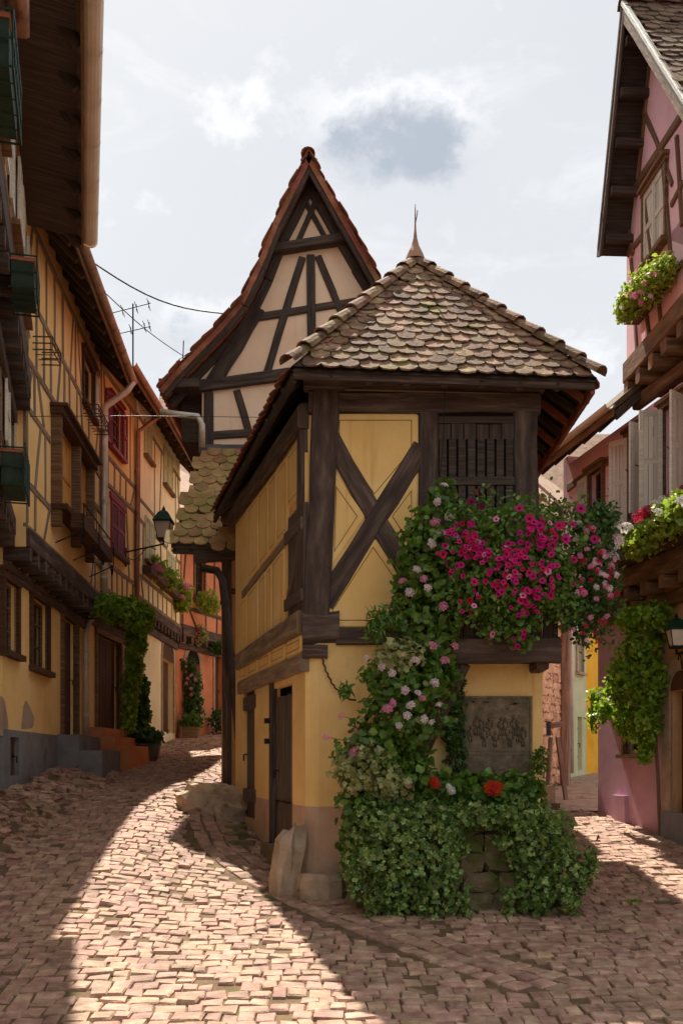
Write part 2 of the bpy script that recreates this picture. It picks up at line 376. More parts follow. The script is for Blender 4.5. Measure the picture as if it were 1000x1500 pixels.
def panel(F, poly, parent, mat, name='panel', o0=-.02, o1=.02, bev=.015, rad=.04, line=None, lmat='brown_line', lw=.008):
    """raised plaster panel with rounded edge; line = distance of a painted line from the edge"""
    P0 = roundpoly(poly, rad); P1 = inset(P0, bev); n = len(P0); mb = MB()
    r0 = [F.P(q.x, q.y, o0) for q in P0]; r1 = [F.P(q.x, q.y, o1 - bev * .7) for q in P0]; r2 = [F.P(q.x, q.y, o1) for q in P1]
    mb.sweep([r0, r1, r2]); o = mb.build(name, mat, parent)
    if line:
        A = inset([Vector(q) for q in poly], line); B = inset([Vector(q) for q in poly], line + lw); m = len(A); lb = MB()
        for i in range(m):
            j = (i + 1) % m
            lb.add([F.P(A[i].x, A[i].y, o1 + .003), F.P(A[j].x, A[j].y, o1 + .003), F.P(B[j].x, B[j].y, o1 + .003), F.P(B[i].x, B[i].y, o1 + .003)], [(0, 1, 2, 3)])
        lb.build('painted_line', lmat, o)
    return o
def ppanel(F, pts, parent, mat, **kw): return panel(F, [Vector(F.q(x, y)) for x, y in pts], parent, mat, **kw)

def wall(F, u0, u1, z0, z1, holes, parent, mat, name='wall', th=.25, reveal=.16, split=None):
    """facade slab with real openings: holes are (u0,u1,z0,z1); z0/z1 may be callables of u only through split"""
    us = sorted({u0, u1, *[min(max(h[i], u0), u1) for h in holes for i in (0, 1)]}); zs = sorted({z0, z1, *[min(max(h[i], z0), z1) for h in holes for i in (2, 3)]})
    # extra cuts keep quads small enough for shading variation
    mb = MB()
    def inh(u, z): return any(h[0] < u < h[1] and h[2] < z < h[3] for h in holes)
    for i in range(len(us) - 1):
        for j in range(len(zs) - 1):
            if inh((us[i] + us[i + 1]) / 2, (zs[j] + zs[j + 1]) / 2): continue
            a, b, c, d2 = us[i], us[i + 1], zs[j], zs[j + 1]
            mb.add([F.P(a, c), F.P(b, c), F.P(b, d2), F.P(a, d2)], [(0, 1, 2, 3)])
    for h in holes:
        a, b, c, e = max(h[0], u0), min(h[1], u1), max(h[2], z0), min(h[3], z1)
        for (p, q) in (((a, c), (b, c)), ((b, c), (b, e)), ((b, e), (a, e)), ((a, e), (a, c))):
            mb.add([F.P(p[0], p[1]), F.P(q[0], q[1]), F.P(q[0], q[1], -reveal), F.P(p[0], p[1], -reveal)], [(0, 1, 2, 3)])
    ed = [(u0, z0), (u1, z0), (u1, z1), (u0, z1)]
    for i in range(4):
        p, q = ed[i], ed[(i + 1) % 4]; mb.add([F.P(*p), F.P(*q), F.P(q[0], q[1], -th), F.P(p[0], p[1], -th)], [(0, 1, 2, 3)])
    mb.add([F.P(u0, z0, -th), F.P(u1, z0, -th), F.P(u1, z1, -th), F.P(u0, z1, -th)], [(3, 2, 1, 0)])
    return mb.build(name, mat, parent)
def window(F, u0, u1, z0, z1, parent, fm='brown_timber', nx=2, nz=3, depth=.1, sill=None, trim=.0, tm='brown_timber', name='window', pane='glass', proud=.05):
    """casement in an opening: frame with glazing bars, panes, optional outer trim boards and sill"""
    mb = MB(); b = .05
    for (a, c, e, g) in ((u0, u0 + b, z0, z1), (u1 - b, u1, z0, z1), (u0 + b, u1 - b, z0, z0 + b), (u0 + b, u1 - b, z1 - b, z1)): F.box(mb, a, c, e, g, -depth - .05, -depth)
    fr = mb.build(name, fm, parent)
    bars = MB(); ga = .022
    for i in range(1, nx): u = u0 + (u1 - u0) * i / nx; w = ga if i != nx / 2 else ga * 1.8; F.box(bars, u - w / 2, u + w / 2, z0 + b, z1 - b, -depth - .045, -depth - .008)
    for i in range(1, nz): z = z0 + (z1 - z0) * i / nz; F.box(bars, u0 + b, u1 - b, z - ga / 2, z + ga / 2, -depth - .042, -depth - .012)
    if bars.v: bars.build('glazing_bars', fm, fr)
    for i in range(nx):
        for j in range(nz):
            a = u0 + (u1 - u0) * i / nx; c = u0 + (u1 - u0) * (i + 1) / nx; e = z0 + (z1 - z0) * j / nz; g = z0 + (z1 - z0) * (j + 1) / nz; t = random.uniform(-.004, .004)
            MB().add([F.P(a, e, -depth - .03 + t), F.P(c, e, -depth - .03), F.P(c, g, -depth - .03), F.P(a, g, -depth - .03 - t)], [(0, 1, 2, 3)]).build('pane', pane, fr)
    if trim:
        mb = MB(); t = trim
        F.box(mb, u0 - t, u0, z0 - .0, z1, -.03, proud); F.box(mb, u1, u1 + t, z0, z1, -.03, proud); F.box(mb, u0 - t - .02, u1 + t + .02, z1, z1 + t, -.03, proud + .01); F.box(mb, u0 - t - .04, u1 + t + .04, z1 + t, z1 + t + .05, -.03, proud + .05)
        mb.build('trim', tm, fr)
    if sill: mb = MB(); F.box(mb, u0 - trim - .05, u1 + trim + .05, z0 - sill, z0, -.05, proud + .07); mb.build('sill', tm, fr)
    return fr
def boards(F, u0, u1, z0, z1, parent, mat, n, name='plank', o0=0., o1=.03, gap=.008, top=None):
    """separate upright boards"""
    out = []
    w = (u1 - u0) / n
    for i in range(n):
        mb = MB(); a = u0 + w * i + gap / 2; b = a + w - gap; t = random.uniform(-.004, .004); e = random.uniform(-.006, .006)
        c = .006
        rings = [[F.P(a, z, o0), F.P(b, z, o0), F.P(b, z, o1 + t - c), F.P(b - c, z, o1 + t), F.P(a + c, z, o1 + t), F.P(a, z, o1 + t - c)] for z in (z0, z0 + (z1 - z0) * .33, z0 + (z1 - z0) * .67, z1 + e)]
        out.append(mb.sweep(rings).build(name, mat, parent))
    return out
def slats(F, u0, u1, z0, z1, parent, mat, n, name='slat', o0=0., o1=.02):
    for i in range(n):
        z = z0 + (z1 - z0) * (i + .5) / n; h = (z1 - z0) / n * .42
        MB().add([F.P(u0, z - h, o1), F.P(u1, z - h, o1), F.P(u1, z + h, o0), F.P(u0, z + h, o0), F.P(u0, z - h + .012, o1), F.P(u1, z - h + .012, o1), F.P(u1, z + h + .012, o0), F.P(u0, z + h + .012, o0)],
                 [(0, 3, 2, 1), (4, 5, 6, 7), (0, 1, 5, 4), (1, 2, 6, 5), (2, 3, 7, 6), (3, 0, 4, 7)]).build(name, mat, parent)

# ---------------------------------------------------------------- roof tiles
def tile_mesh(w, L, th=.016, n=4):
    """one plain tile with a rounded tail: x across, y up the slope, z out"""
    top = [(-w / 2, L), (-w / 2, w * .36)] + [(-w / 2 * math.cos(math.pi * i / n), w * .36 * (1 - math.sin(math.pi * i / n))) for i in range(1, n)] + [(w / 2, w * .36), (w / 2, L)]
    m = len(top); v = [(x, y, th) for x, y in top] + [(x, y, 0) for x, y in top]
    f = [list(range(m)), list(range(2 * m - 1, m - 1, -1))] + [[i, (i + 1) % m + 0, (i + 1) % m + m, i + m][::-1] for i in range(m)]
    return v, f
def tiles(origin, U, V, lu, lv, inside, w, ex, mat, parent, indiv=0, name='tile', tilt=.1, th=.018, curve=None, keep=None):
    """tile a slope: origin at the eave, U along it, V up it; inside(u,v) keeps a tile; the first indiv tiles become parts"""
    U = Vector(U).normalized(); V = Vector(V).normalized(); N = U.cross(V).normalized()
    if N.z < 0: N = -N
    R = Matrix((U, V, N)).transposed()
    v0, f0 = tile_mesh(w * .97, ex * 1.9, th); v0 = np.array(v0)
    meshes = []
    if indiv:
        for j in range(5):
            me = bpy.data.meshes.new(name); vv = v0.copy(); vv[:, :2] += rng.normal(0, .004, (len(vv), 2)); me.from_pydata([tuple(q) for q in vv], [], f0); me.materials.append(M[mat]); meshes.append(me)
    rows = int(lv / ex) + 1; cnt = 0; V_, F_ = [], []; nb = 0
    for r in range(rows):
        off = (r % 2) * w / 2
        for i in range(-1, int(lu / w) + 2):
            u = i * w + off + random.uniform(-.006, .006); v = r * ex + random.uniform(-.012, .012)
            if not inside(u, v): continue
            p = Vector(origin) + U * u + V * v + N * (.012 + (curve(u, v) if curve else 0) + random.uniform(0, .006))
            Rl = R @ Matrix.Rotation(-tilt + random.gauss(0, .03), 3, 'X') @ Matrix.Rotation(random.gauss(0, .03), 3, 'Z') @ Matrix.Rotation(random.gauss(0, .035), 3, 'Y')
            # lower edge lifted on the row below
            p = p + N * (ex * 1.9 * math.sin(tilt) * .55)
            if cnt < indiv: place(name, random.choice(meshes), p, Rl, parent=parent); cnt += 1
            else:
                A = np.array(Rl); V_.append(v0 @ A.T + np.array(p)); F_ += [[q + nb for q in ff] for ff in f0]; nb += len(v0)
    if V_: mobj(name + '_field', np.concatenate(V_), F_, mat, parent, kind='stuff')
def ridge_caps(p0, p1, mat, parent, r=.11, step=.36, name='ridge_tile'):
    p0 = Vector(p0); p1 = Vector(p1); L = (p1 - p0).length; n = max(1, int(L / step)); t = (p1 - p0).normalized()
    a = (Vector((0, 0, 1)) - t * t.z).normalized(); b = t.cross(a)
    for i in range(n):
        q0 = p0.lerp(p1, i / n); q1 = p0.lerp(p1, (i + 1.12) / n); rings = []
        jj = random.uniform(-.012, .012)
        for q, rr, lift in ((q0, r * 1.12, .022), (q0.lerp(q1, .12), r * 1.1, .018), (q1, r * .86, 0)):
            outer = [q + a * (math.sin(x) * rr * .9 + lift - r * .35 + jj * .4) + b * (math.cos(x) * rr + jj) for x in [math.pi * j / 6 for j in range(7)]]
            inner = [q + a * (math.sin(x) * (rr - .02) * .9 + lift - r * .35) + b * (math.cos(x) * (rr - .02)) for x in [math.pi * j / 6 for j in reversed(range(7))]]
            rings.append(outer + inner)
        MB().sweep(rings).build(name, mat, parent)

# ---------------------------------------------------------------- foliage
LEAF = {
 'oval': ([(0, 0, 0), (.3, .35, .05), (.26, .75, .03), (0, 1, -.06), (-.26, .75, .03), (-.3, .35, .05), (0, .5, -.03)], [(0, 1, 6), (1, 2, 6), (2, 3, 6), (3, 4, 6), (4, 5, 6), (5, 0, 6)]),
 'round': ([(0, 0, 0), (.42, -.05, .06), (.55, .4, .08), (.3, .85, .04), (0, .8, 0), (-.3, .85, .04), (-.55, .4, .08), (-.42, -.05, .06), (0, .35, -.06)], [(0, 1, 8), (1, 2, 8), (2, 3, 8), (3, 4, 8), (4, 5, 8), (5, 6, 8), (6, 7, 8), (7, 0, 8)]),
 'ivy': ([(0, 0, 0), (.5, .05, .05), (.28, .4, 0), (.42, .72, .03), (0, 1.05, -.05), (-.42, .72, .03), (-.28, .4, 0), (-.5, .05, .05)], [(0, 1, 2), (0, 2, 4), (2, 3, 4), (0, 4, 6), (4, 5, 6), (0, 6, 7)]),
 'long': ([(0, 0, 0), (.13, .35, .03), (.1, .75, .02), (0, 1.1, -.1), (-.1, .75, .02), (-.13, .35, .03)], [(0, 1, 5), (1, 2, 4), (1, 4, 5), (2, 3, 4)]),
}
def leaves(name, pts, nrm, size, shape, mat, parent, droop=.3, kind='stuff'):
    n = len(pts); lv, lf = LEAF[shape]; lv = np.array(lv); lf = np.array(lf)
    nrm = nrm / np.maximum(np.linalg.norm(nrm, axis=1, keepdims=True), 1e-6)
    t = rng.normal(size=(n, 3)); t[:, 2] -= droop * 2; t -= nrm * (t * nrm).sum(1, keepdims=True); t /= np.maximum(np.linalg.norm(t, axis=1, keepdims=True), 1e-6)
    b = np.cross(t, nrm); s = size * rng.uniform(.55, 1.25, (n, 1, 1))
    V = pts[:, None, :] + s * (lv[None, :, 0:1] * b[:, None, :] + (lv[None, :, 1:2] - .4) * t[:, None, :] + lv[None, :, 2:3] * nrm[:, None, :])
    k = len(lv); F = (lf[None] + (np.arange(n) * k)[:, None, None]).reshape(-1, 3)
    me = bpy.data.meshes.new(name); me.vertices.add(n * k); me.vertices.foreach_set('co', V.astype(np.float32).ravel())
    me.loops.add(F.size); me.loops.foreach_set('vertex_index', F.astype(np.int32).ravel()); me.polygons.add(len(F)); me.polygons.foreach_set('loop_start', np.arange(0, F.size, 3, dtype=np.int32))
    me.materials.append(M[mat]); me.update(calc_edges=True)
    o = bpy.data.objects.new(name, me); COL.objects.link(o); attach(o, parent)
    if kind: o['kind'] = kind
    return o
def blobs(bl, n, inner=.45, up=.25, jit=.95, clump=0.0):
    """points and normals spread through ellipsoids (centre, radii), denser near the skin, with bumpy radius"""
    w = np.array([(r[0] * r[1] + r[1] * r[2] + r[0] * r[2]) for c, r in bl]); w = w / w.sum(); idx = rng.choice(len(bl), n, p=w)
    C = np.array([tuple(c) for c, r in bl])[idx]; R = np.array([tuple(r) for c, r in bl])[idx]
    dr = rng.normal(size=(n, 3)); dr /= np.linalg.norm(dr, axis=1, keepdims=True)
    ph = idx * 1.7; bump = 1 + .2 * np.sin(dr[:, 0] * 6 + ph) * np.cos(dr[:, 2] * 7 + ph * 1.3) + .16 * np.sin(dr[:, 1] * 11 + dr[:, 0] * 9 + ph)
    rad = (inner + (1 - inner) * rng.uniform(0, 1, n) ** .5) * bump
    sp = rng.uniform(0, 1, n) < .06; rad = np.where(sp, rad * rng.uniform(1.1, 1.35, n), rad)   # stray sprigs
    p = C + dr * R * rad[:, None]
    nn = dr / R; nn /= np.linalg.norm(nn, axis=1, keepdims=True); nn = nn + rng.normal(0, jit, (n, 3)); nn[:, 2] += up
    return p, nn
def PB(px, py, Y, rpx, rpy, ry): s = Y / FPX; return (at(px, py, Y), (rpx * s, ry, rpy * s))
def fmesh(kind, mat, seed=0):
    r = random.Random(seed); mb = MB(); core = []
    if kind == 'petunia':
        n = 10; out = [(math.cos(2 * math.pi * i / n) * (1 if i % 2 else .82), math.sin(2 * math.pi * i / n) * (1 if i % 2 else .82), .12 + r.uniform(-.1, .1)) for i in range(n)]
        mid = [(x * .35, y * .35, .02) for x, y, z in out]
        vs = [(0, 0, -.35)] + mid + out; fs = [(0, 1 + i, 1 + (i + 1) % n) for i in range(n)] + [(1 + i, 1 + n + i, 1 + n + (i + 1) % n, 1 + (i + 1) % n) for i in range(n)]
        mi = [1] * n + [0] * n
        me = bpy.data.meshes.new('petunia'); me.from_pydata(vs, [], fs); me.materials.append(M[mat]); me.materials.append(M['dark_petal']); me.polygons.foreach_set('material_index', mi)
        return me
    vs, fs = [], []
    for q in range(22):                                            # an umbel of five-petalled florets
        a = r.uniform(0, 6.28); rr = math.sqrt(q / 22) * .95; c = Vector((rr * math.cos(q * 2.4), rr * math.sin(q * 2.4) , .5 * (1 - rr * rr) + r.uniform(-.06, .06))); nn = Vector((c.x * .9, c.y * .9, .7)).normalized()
        t = nn.orthogonal().normalized(); b = nn.cross(t); base = len(vs); vs.append(tuple(c - nn * .08))
        for i in range(5):
            g = a + i * 1.2566
            for dg in (-.45, .45): vs.append(tuple(c + (t * math.cos(g + dg) + b * math.sin(g + dg)) * .25 + nn * .05))
            fs.append((base, base + 1 + 2 * i, base + 2 + 2 * i))
    me = bpy.data.meshes.new('umbel'); me.from_pydata(vs, [], fs); me.materials.append(M[mat]); return me
_fm = {}
def flower(kind, mat, p, size, parent, face=None, name='flower'):
    key = (kind, mat, random.randrange(3))
    if key not in _fm: _fm[key] = fmesh(kind, mat, key[2])
    nrm = Vector(face) if face is not None else Vector((0, -1, .5))
    nrm = (nrm.normalized() + Vector((random.gauss(0, .3), random.gauss(0, .3), random.gauss(0, .25)))).normalized()
    rot = nrm.to_track_quat('Z', 'Y').to_matrix() @ Matrix.Rotation(random.uniform(0, 6.28), 3, 'Z')
    s = size * random.uniform(.8, 1.2)
    return place(name, _fm[key], p, rot, (s, s, s), parent)
def front_of(bl, px, py, back=.04):
    """point on the camera side of a foliage mass along a pixel ray"""
    d = ray(px, py).normalized(); best = None
    for c, r in bl:
        o = EYE - Vector(c); R = Vector(r); oo = Vector((o.x / R.x, o.y / R.y, o.z / R.z)); dd = Vector((d.x / R.x, d.y / R.y, d.z / R.z))
        A = dd.dot(dd); B = 2 * oo.dot(dd); Cc = oo.dot(oo) - 1.0; D = B * B - 4 * A * Cc
        if D < 0: continue
        t = (-B - math.sqrt(D)) / (2 * A)
        if best is None or t < best: best = t
    return None if best is None else EYE + d * (best - back)
def stone(w, d, h, seed, rough=.12):
    """irregular rounded block"""
    r = random.Random(seed); bm = bmesh.new(); bmesh.ops.create_cube(bm, size=1)
    bmesh.ops.bevel(bm, geom=bm.edges[:], offset=.14, segments=1, affect='EDGES', profile=.6)
    bmesh.ops.subdivide_edges(bm, edges=[e for e in bm.edges if e.calc_length() > .5], cuts=1, use_grid_fill=True)
    for v in bm.verts: v.co += Vector((r.gauss(0, 1), r.gauss(0, 1), r.gauss(0, 1))) * rough * .35; v.co = Vector((v.co.x * w, v.co.y * d, v.co.z * h))
    me = bpy.data.meshes.new('stone'); bm.to_mesh(me); bm.free(); return me
# ---------------------------------------------------------------- terrain
TB = np.array([(-60, -3), (0, -.8), (7, -.26), (10.2, -.02), (11.5, .09), (13, .3), (14.5, .5), (16.4, .7), (20, .95), (28, 1.3), (40, 1.6), (500, 1.6)])
TL = np.array([(-60, -3), (0, -.8), (7, -.26), (9.5, .0), (11, .25), (13.3, .62), (16.3, 1.0), (22.5, 1.45), (26, 1.85), (30, 2.25), (34, 2.6), (45, 2.9), (500, 2.9)])
def sst(t): t = np.clip(t, 0, 1); return t * t * (3 - 2 * t)
def gz(x, y):
    x = np.asarray(x, float); y = np.asarray(y, float)
    b = np.interp(y, TB[:, 0], TB[:, 1]); l = np.interp(y, TL[:, 0], TL[:, 1]); w = sst((-.9 - x) / 2.2)
    wx = -4.1 - .069 * y
    m = .26 * sst((wx + 1.1 - x) / 1.0) * sst((y - 9) / 4) * sst((23 - y) / 3)
    return b * (1 - w) + l * w + m
def G(x, y): return float(gz(x, y))
def gpt(px, py):
    r = ray(px, py); lo, hi = 3., 60.
    t = lo
    while t < hi:
        p = EYE + r * t
        if p.z <= G(p.x, p.y): break
        t += .05
    return EYE + r * t
def sheet(name, xs, ys, mat, dz=0., kind='structure'):
    X, Y = np.meshgrid(xs, ys); Z = gz(X, Y) + (dz(X, Y) if callable(dz) else dz); nx, ny = len(xs), len(ys)
    v = np.stack([X, Y, Z], -1).reshape(-1, 3); f = [[j * nx + i, j * nx + i + 1, (j + 1) * nx + i + 1, (j + 1) * nx + i] for j in range(ny - 1) for i in range(nx - 1)]
    return mobj(name, v, f, mat, smooth=True, kind=kind)
gx = np.concatenate([[-600, -200, -80, -40, -20], np.linspace(-12, 12, 33), [20, 40, 80, 200, 600]]); gy = np.concatenate([[-300, -80, -30, -10], np.linspace(0, 60, 61), [80, 120, 250, 600, 1500]])
ground = sheet('ground', gx, gy, 'dirt', lambda X, Y: np.where((np.abs(X) < 9) & (Y > 1) & (Y < 45), -.16, 0.)); tag(ground, 'bare brown earth under and behind the houses')
road = sheet('road', np.linspace(-8.5, 8.5, 86), np.concatenate([np.linspace(2, 22, 101), np.linspace(22.5, 44, 44)]), 'cobble_joint', .001); tag(road, 'steep street of worn reddish cobblestones with mossy joints')
al = sheet('alley', np.linspace(2.3, 7.5, 27), np.linspace(16.8, 42, 60), 'alley_paving', .03); tag(al, 'pale worn paving of the narrow alley at right')

# ---------------------------------------------------------------- cobbles
LINE = [gpt(*q) for q in ((283, 1140), (274, 1170), (273, 1200), (288, 1237), (322, 1270), (380, 1308), (430, 1332), (520, 1372), (628, 1415), (777, 1462))]
LINE = [Vector((p.x, p.y)) for p in LINE]
def linedist(x, y):
    p = Vector((x, y)); bd = 1e9; side = 0
    for a, b in zip(LINE, LINE[1:]):
        t = max(0, min(1, (p - a).dot(b - a) / (b - a).length_squared)); c = a.lerp(b, t); dd = (p - c).length
        if dd < bd: bd = dd; e = b - a; side = e.x * (p.y - a.y) - e.y * (p.x - a.x)
    if bd > 1e8 or (p - LINE[-1]).dot(LINE[-1] - LINE[-2]) > 0: return -9
    return bd if side > 0 else -bd                                 # positive on the dovecote's side
DOVE = [(-.42, 11.45), (2.25, 11.45), (2.45, 16.5), (-1.8, 16.46)]
def inpoly(x, y, P):
    c = False
    for i in range(len(P)):
        (x0, y0), (x1, y1) = P[i - 1], P[i]
        if (y0 > y) != (y1 > y) and x < (x1 - x0) * (y - y0) / (y1 - y0) + x0: c = not c
    return c
def onroad(x, y):
    if inpoly(x, y, DOVE): return False
    if .15 < x < 2.35 and 10.45 < y < 11.5: return False
    wl = -4.1 - .069 * min(y, 21) + (.028 * (y - 21) if y > 21 else 0)
    if y > 11 and x < wl + (.95 if y < 21 else .25): return False
    if y < 11 and x < -5.5: return False
    if y > 16.4 and x > -1.9 + max(0, y - 27) * .5: return 2.4 < x < 7.38 - .186 * y and y < 17
    if x > 7.45 - .186 * y: return False
    return True
stones = []
y = 5.6; r = 0
while y < 37:
    dep = random.uniform(.145, .2) if y < 18 else random.uniform(.19, .25)
    x = -6.2 + random.uniform(0, .2)
    while x < 6.6:
        w = random.uniform(.11, .18) if random.random() < .75 else random.uniform(.18, .27)
        xc = x + w / 2; yc = y + dep / 2 + .07 * math.sin(xc * 1.3 + y * .4) + .05 * math.sin(xc * 3.1 + y) + .035 * xc
        if onroad(xc, yc):
            d = linedist(xc, yc) if yc < 20 else -9
            if not (-.09 < d < .68): stones.append((xc, yc, w, dep, random.gauss(.03, .05)))
        x += w
    y += dep; r += 1
# three curving courses that follow the gutter line round the dovecote
for row, off in enumerate((.12, .33, .54)):
    for a, b in zip(LINE, LINE[1:]):
        L = (b - a).length; e = (b - a) / L; nrm = Vector((-e.y, e.x)); s = random.uniform(0, .1)
        while s < L:
            w = random.uniform(.15, .28); c = a + e * (s + w / 2) + nrm * off
            if not inpoly(c.x, c.y, DOVE) and not (.2 < c.x < 2.35 and 10.4 < c.y < 11.5): stones.append((c.x, c.y, w * .97, .2, math.atan2(e.y, e.x) + random.gauss(0, .04)))
            s += w
CT = np.array([(-.5, -.5, -.09), (.5, -.5, -.09), (.5, .5, -.09), (-.5, .5, -.09), (-.49, -.49, 0), (.49, -.49, 0), (.49, .49, 0), (-.49, .49, 0), (-.42, -.41, .011), (.42, -.41, .011), (.42, .41, .011), (-.42, .41, .011), (0, 0, .013)])
CF = [(0, 1, 5, 4), (1, 2, 6, 5), (2, 3, 7, 6), (3, 0, 4, 7), (4, 5, 9, 8), (5, 6, 10, 9), (6, 7, 11, 10), (7, 4, 8, 11), (8, 9, 12), (9, 10, 12), (10, 11, 12), (11, 8, 12)]
def cobj():
    c = CT.copy(); j = rng.normal(0, .035, (4, 2))
    for q in (0, 4, 8): c[q:q + 4, :2] += j
    c[4:12, 2] += rng.normal(0, .005, 8); c[4:12, :2] += rng.normal(0, .014, (8, 2)); return c
def cob_xform(st):
    x, y, w, dp, a = st; e = .08; z = G(x, y); sx = (G(x + e, y) - G(x - e, y)) / (2 * e); sy = (G(x, y + e) - G(x, y - e)) / (2 * e)
    N = Vector((-sx, -sy, 1)).normalized(); N = (N + Vector((random.gauss(0, .03), random.gauss(0, .035), 0))).normalized()
    X = Vector((math.cos(a), math.sin(a), 0)); X = (X - N * X.dot(N)).normalized(); Yv = N.cross(X)
    worn = random.choice((-.022, -.03, .012)) if random.random() < .09 else 0
    return Vector((x, y, z + random.gauss(.012, .006) + worn)), Matrix((X, Yv, N)).transposed(), (w * .962, dp * .95, 1)
def scr(p): v = Vector(p) - EYE; return (HX + FPX * v.x / v.y, HY - FPX * v.z / v.y)
vis = []
for i, st in enumerate(stones):
    sx_, sy_ = scr((st[0], st[1], G(st[0], st[1])))
    hidden = (490 < sx_ < 860 and sy_ < 1345) or (340 < sx_ < 500 and sy_ < 1200) or (sx_ < 0 or sx_ > 1000 or sy_ > 1500)
    vis.append((st[2] * st[3] / st[1] ** 3 if not hidden else 0, i))
vis.sort(reverse=True); top = {i for a, i in vis[:300] if a > 0}
cm = []
for j in range(12):
    me = bpy.data.meshes.new('cobble'); me.from_pydata([tuple(q) for q in cobj()], [], CF); me.materials.append(M['cobble']); cm.append(me)
V_, F_, nb = [], [], 0
for i, st in enumerate(stones):
    p, R, s = cob_xform(st)
    if i in top: place('cobble', random.choice(cm), p, R, s, road)
    else:
        V_.append((cobj() * np.array(s)) @ np.array(R).T + np.array(p)); F_ += [[q + nb for q in f] for f in CF]; nb += len(CT)
mobj('cobble_field', np.concatenate(V_), F_, 'cobble', road, kind='stuff')
# rough stones banked against the left-hand houses
rs = [stone(1, 1, 1, 50 + j, .2) for j in range(6)]
for me in rs: me.materials.append(M['cobble'])
for i in range(190):
    y = random.uniform(11.5, 20.5); x = -4.1 - .069 * y + random.uniform(.05, 1.0); s = random.uniform(.14, .34)
    place('rough_stone', random.choice(rs), (x, y, G(x, y) + .0), Matrix.Rotation(random.uniform(0, 3), 3, 'Z') @ Matrix.Rotation(random.gauss(0, .2), 3, 'X'), (s, s * random.uniform(.6, 1), .13), road)
for (x, y, s) in ((-4.6, 17.4, .5), (-4.35, 15.9, .42), (-4.75, 14.8, .4), (-4.5, 18.4, .45)):
    place('rough_stone', random.choice(rs), (x, y, G(x, y) + .02), Matrix.Rotation(random.uniform(0, 3), 3, 'Z'), (s, s * .6, .16), road)
# ================================================================ dovecote
YD = 11.5
DC = thing('dovecote', 'small yellow half-timbered dovecote with tiled hip roof in the street fork', 'dovecote', (1, 13.5, G(1, 11)))
DF = Fac((0, YD), (1, 0), 1)                                      # front
CX = (447 - HX) / FPX * YD
DL = Fac((CX, YD), (-.278, 1), -1)                                # long left side
XR = 2.26
DR = Fac((XR, YD), (.03, 1), 1)
LEN = 4.9
# --- ground floor walls
zs = DF.z(450, 945)                                               # underside of the front sill beam
door1 = (DL.u(428), DL.u(401)); door2 = (DL.u(373), DL.u(357))
dz1 = DL.z(415, 1018); db1 = DL.z(415, 1240); dz2 = DL.z(365, 1012); db2 = DL.z(365, 1198)
zside = DL.z(440, 975)
plz = DL.z(430, 1178)
DLu = lambda px, py: DL.q(px, py)
wall(DL, 0.0, LEN, plz, zside + .25, [(door1[0], door1[1], plz - 1, dz1 + .12), (door2[0], door2[1], plz - 1, dz2)], DC, 'yellow_plaster', th=.3, reveal=.09)
wall(DL, 0.0, LEN, -.3, plz, [(door1[0], door1[1], db1, plz + 1), (door2[0], door2[1], db2, plz + 1)], DC, 'plinth_plaster', 'plinth', th=.3, reveal=.09)
xr2 = DF.u(794)
wall(DF, CX + .004, xr2, plz, zs + .02, [], DC, 'yellow_plaster', th=.28)
wall(DF, CX + .004, xr2, -.3, plz, [], DC, 'plinth_plaster', 'plinth', th=.28)
# flared corner pier, rounded
mb = MB(); rings = []
for z, e in ((.1, .13), (.35, .1), (.6, .07), (plz, .045)):
    c = DF.P(CX, z); rings.append([c + Vector((math.cos(a) * (e + .16), math.sin(a) * (e + .16), 0)) + Vector((.16, .17, 0)) for a in [math.radians(165 + 15 * i) for i in range(9)]] + [c + Vector((.8, .006, 0)), c + Vector((.8, .1, 0)), c + Vector((.1, .55, 0)), c + Vector((-.278, 1, 0)).normalized() * .52 + Vector((.02, 0, 0))])
mb.sweep(rings).build('plinth', 'plinth_plaster', DC, smooth=False)
mb = MB(); rings = []
for z, e in ((plz, .045), (plz + .5, .035), (zs - .1, .03), (zs + .03, .03)):
    c = DF.P(CX, z); rings.append([c + Vector((math.cos(a) * (e + .16), math.sin(a) * (e + .16), 0)) + Vector((.16, .17, 0)) for a in [math.radians(165 + 15 * i) for i in range(9)]] + [c + Vector((.8, .006, 0)), c + Vector((.8, .1, 0)), c + Vector((.1, .55, 0)), c + Vector((-.278, 1, 0)).normalized() * .52 + Vector((.02, 0, 0))])
mb.sweep(rings).build('corner_pier', 'yellow_plaster', DC)
# right and back walls
wall(DR, .02, LEN, -.3, 5.9, [], DC, 'yellow_plaster', th=.25)
bk = Fac(tuple(DL.P(LEN, 0).xy), tuple((DR.P(LEN, 0) - DL.P(LEN, 0)).xy), -1); wall(bk, .1, (DR.P(LEN, 0) - DL.P(LEN, 0)).length - .1, -.3, 5.9, [], DC, 'yellow_plaster', th=.2)
# --- upper storey infill walls
ZT = 5.62                                                         # top of the wall plates
wall(DL, .02, LEN, zside + .25, ZT, [(DL.u(446), DL.u(421), DL.z(433, 905), DL.z(433, 752))], DC, 'yellow_plaster', 'upper_wall', th=.25, reveal=.06)
wall(DF, CX + .03, XR, zs + .02, ZT, [], DC, 'yellow_plaster', 'upper_wall', th=.25)
# front panels with painted lines
PK = dict(o0=0, o1=.03, line=.075)
ppanel(DF, [(487, 607), (612, 607), (612, 664), (547, 741), (487, 652)], DC, 'yellow_panel', **PK)
ppanel(DF, [(483, 684), (535, 757), (480, 839)], DC, 'yellow_panel', **PK)
ppanel(DF, [(612, 690), (612, 832), (562, 757)], DC, 'yellow_panel', **PK)
ppanel(DF, [(546, 785), (612, 880), (612, 919), (473, 919), (478, 890)], DC, 'yellow_panel', **PK)
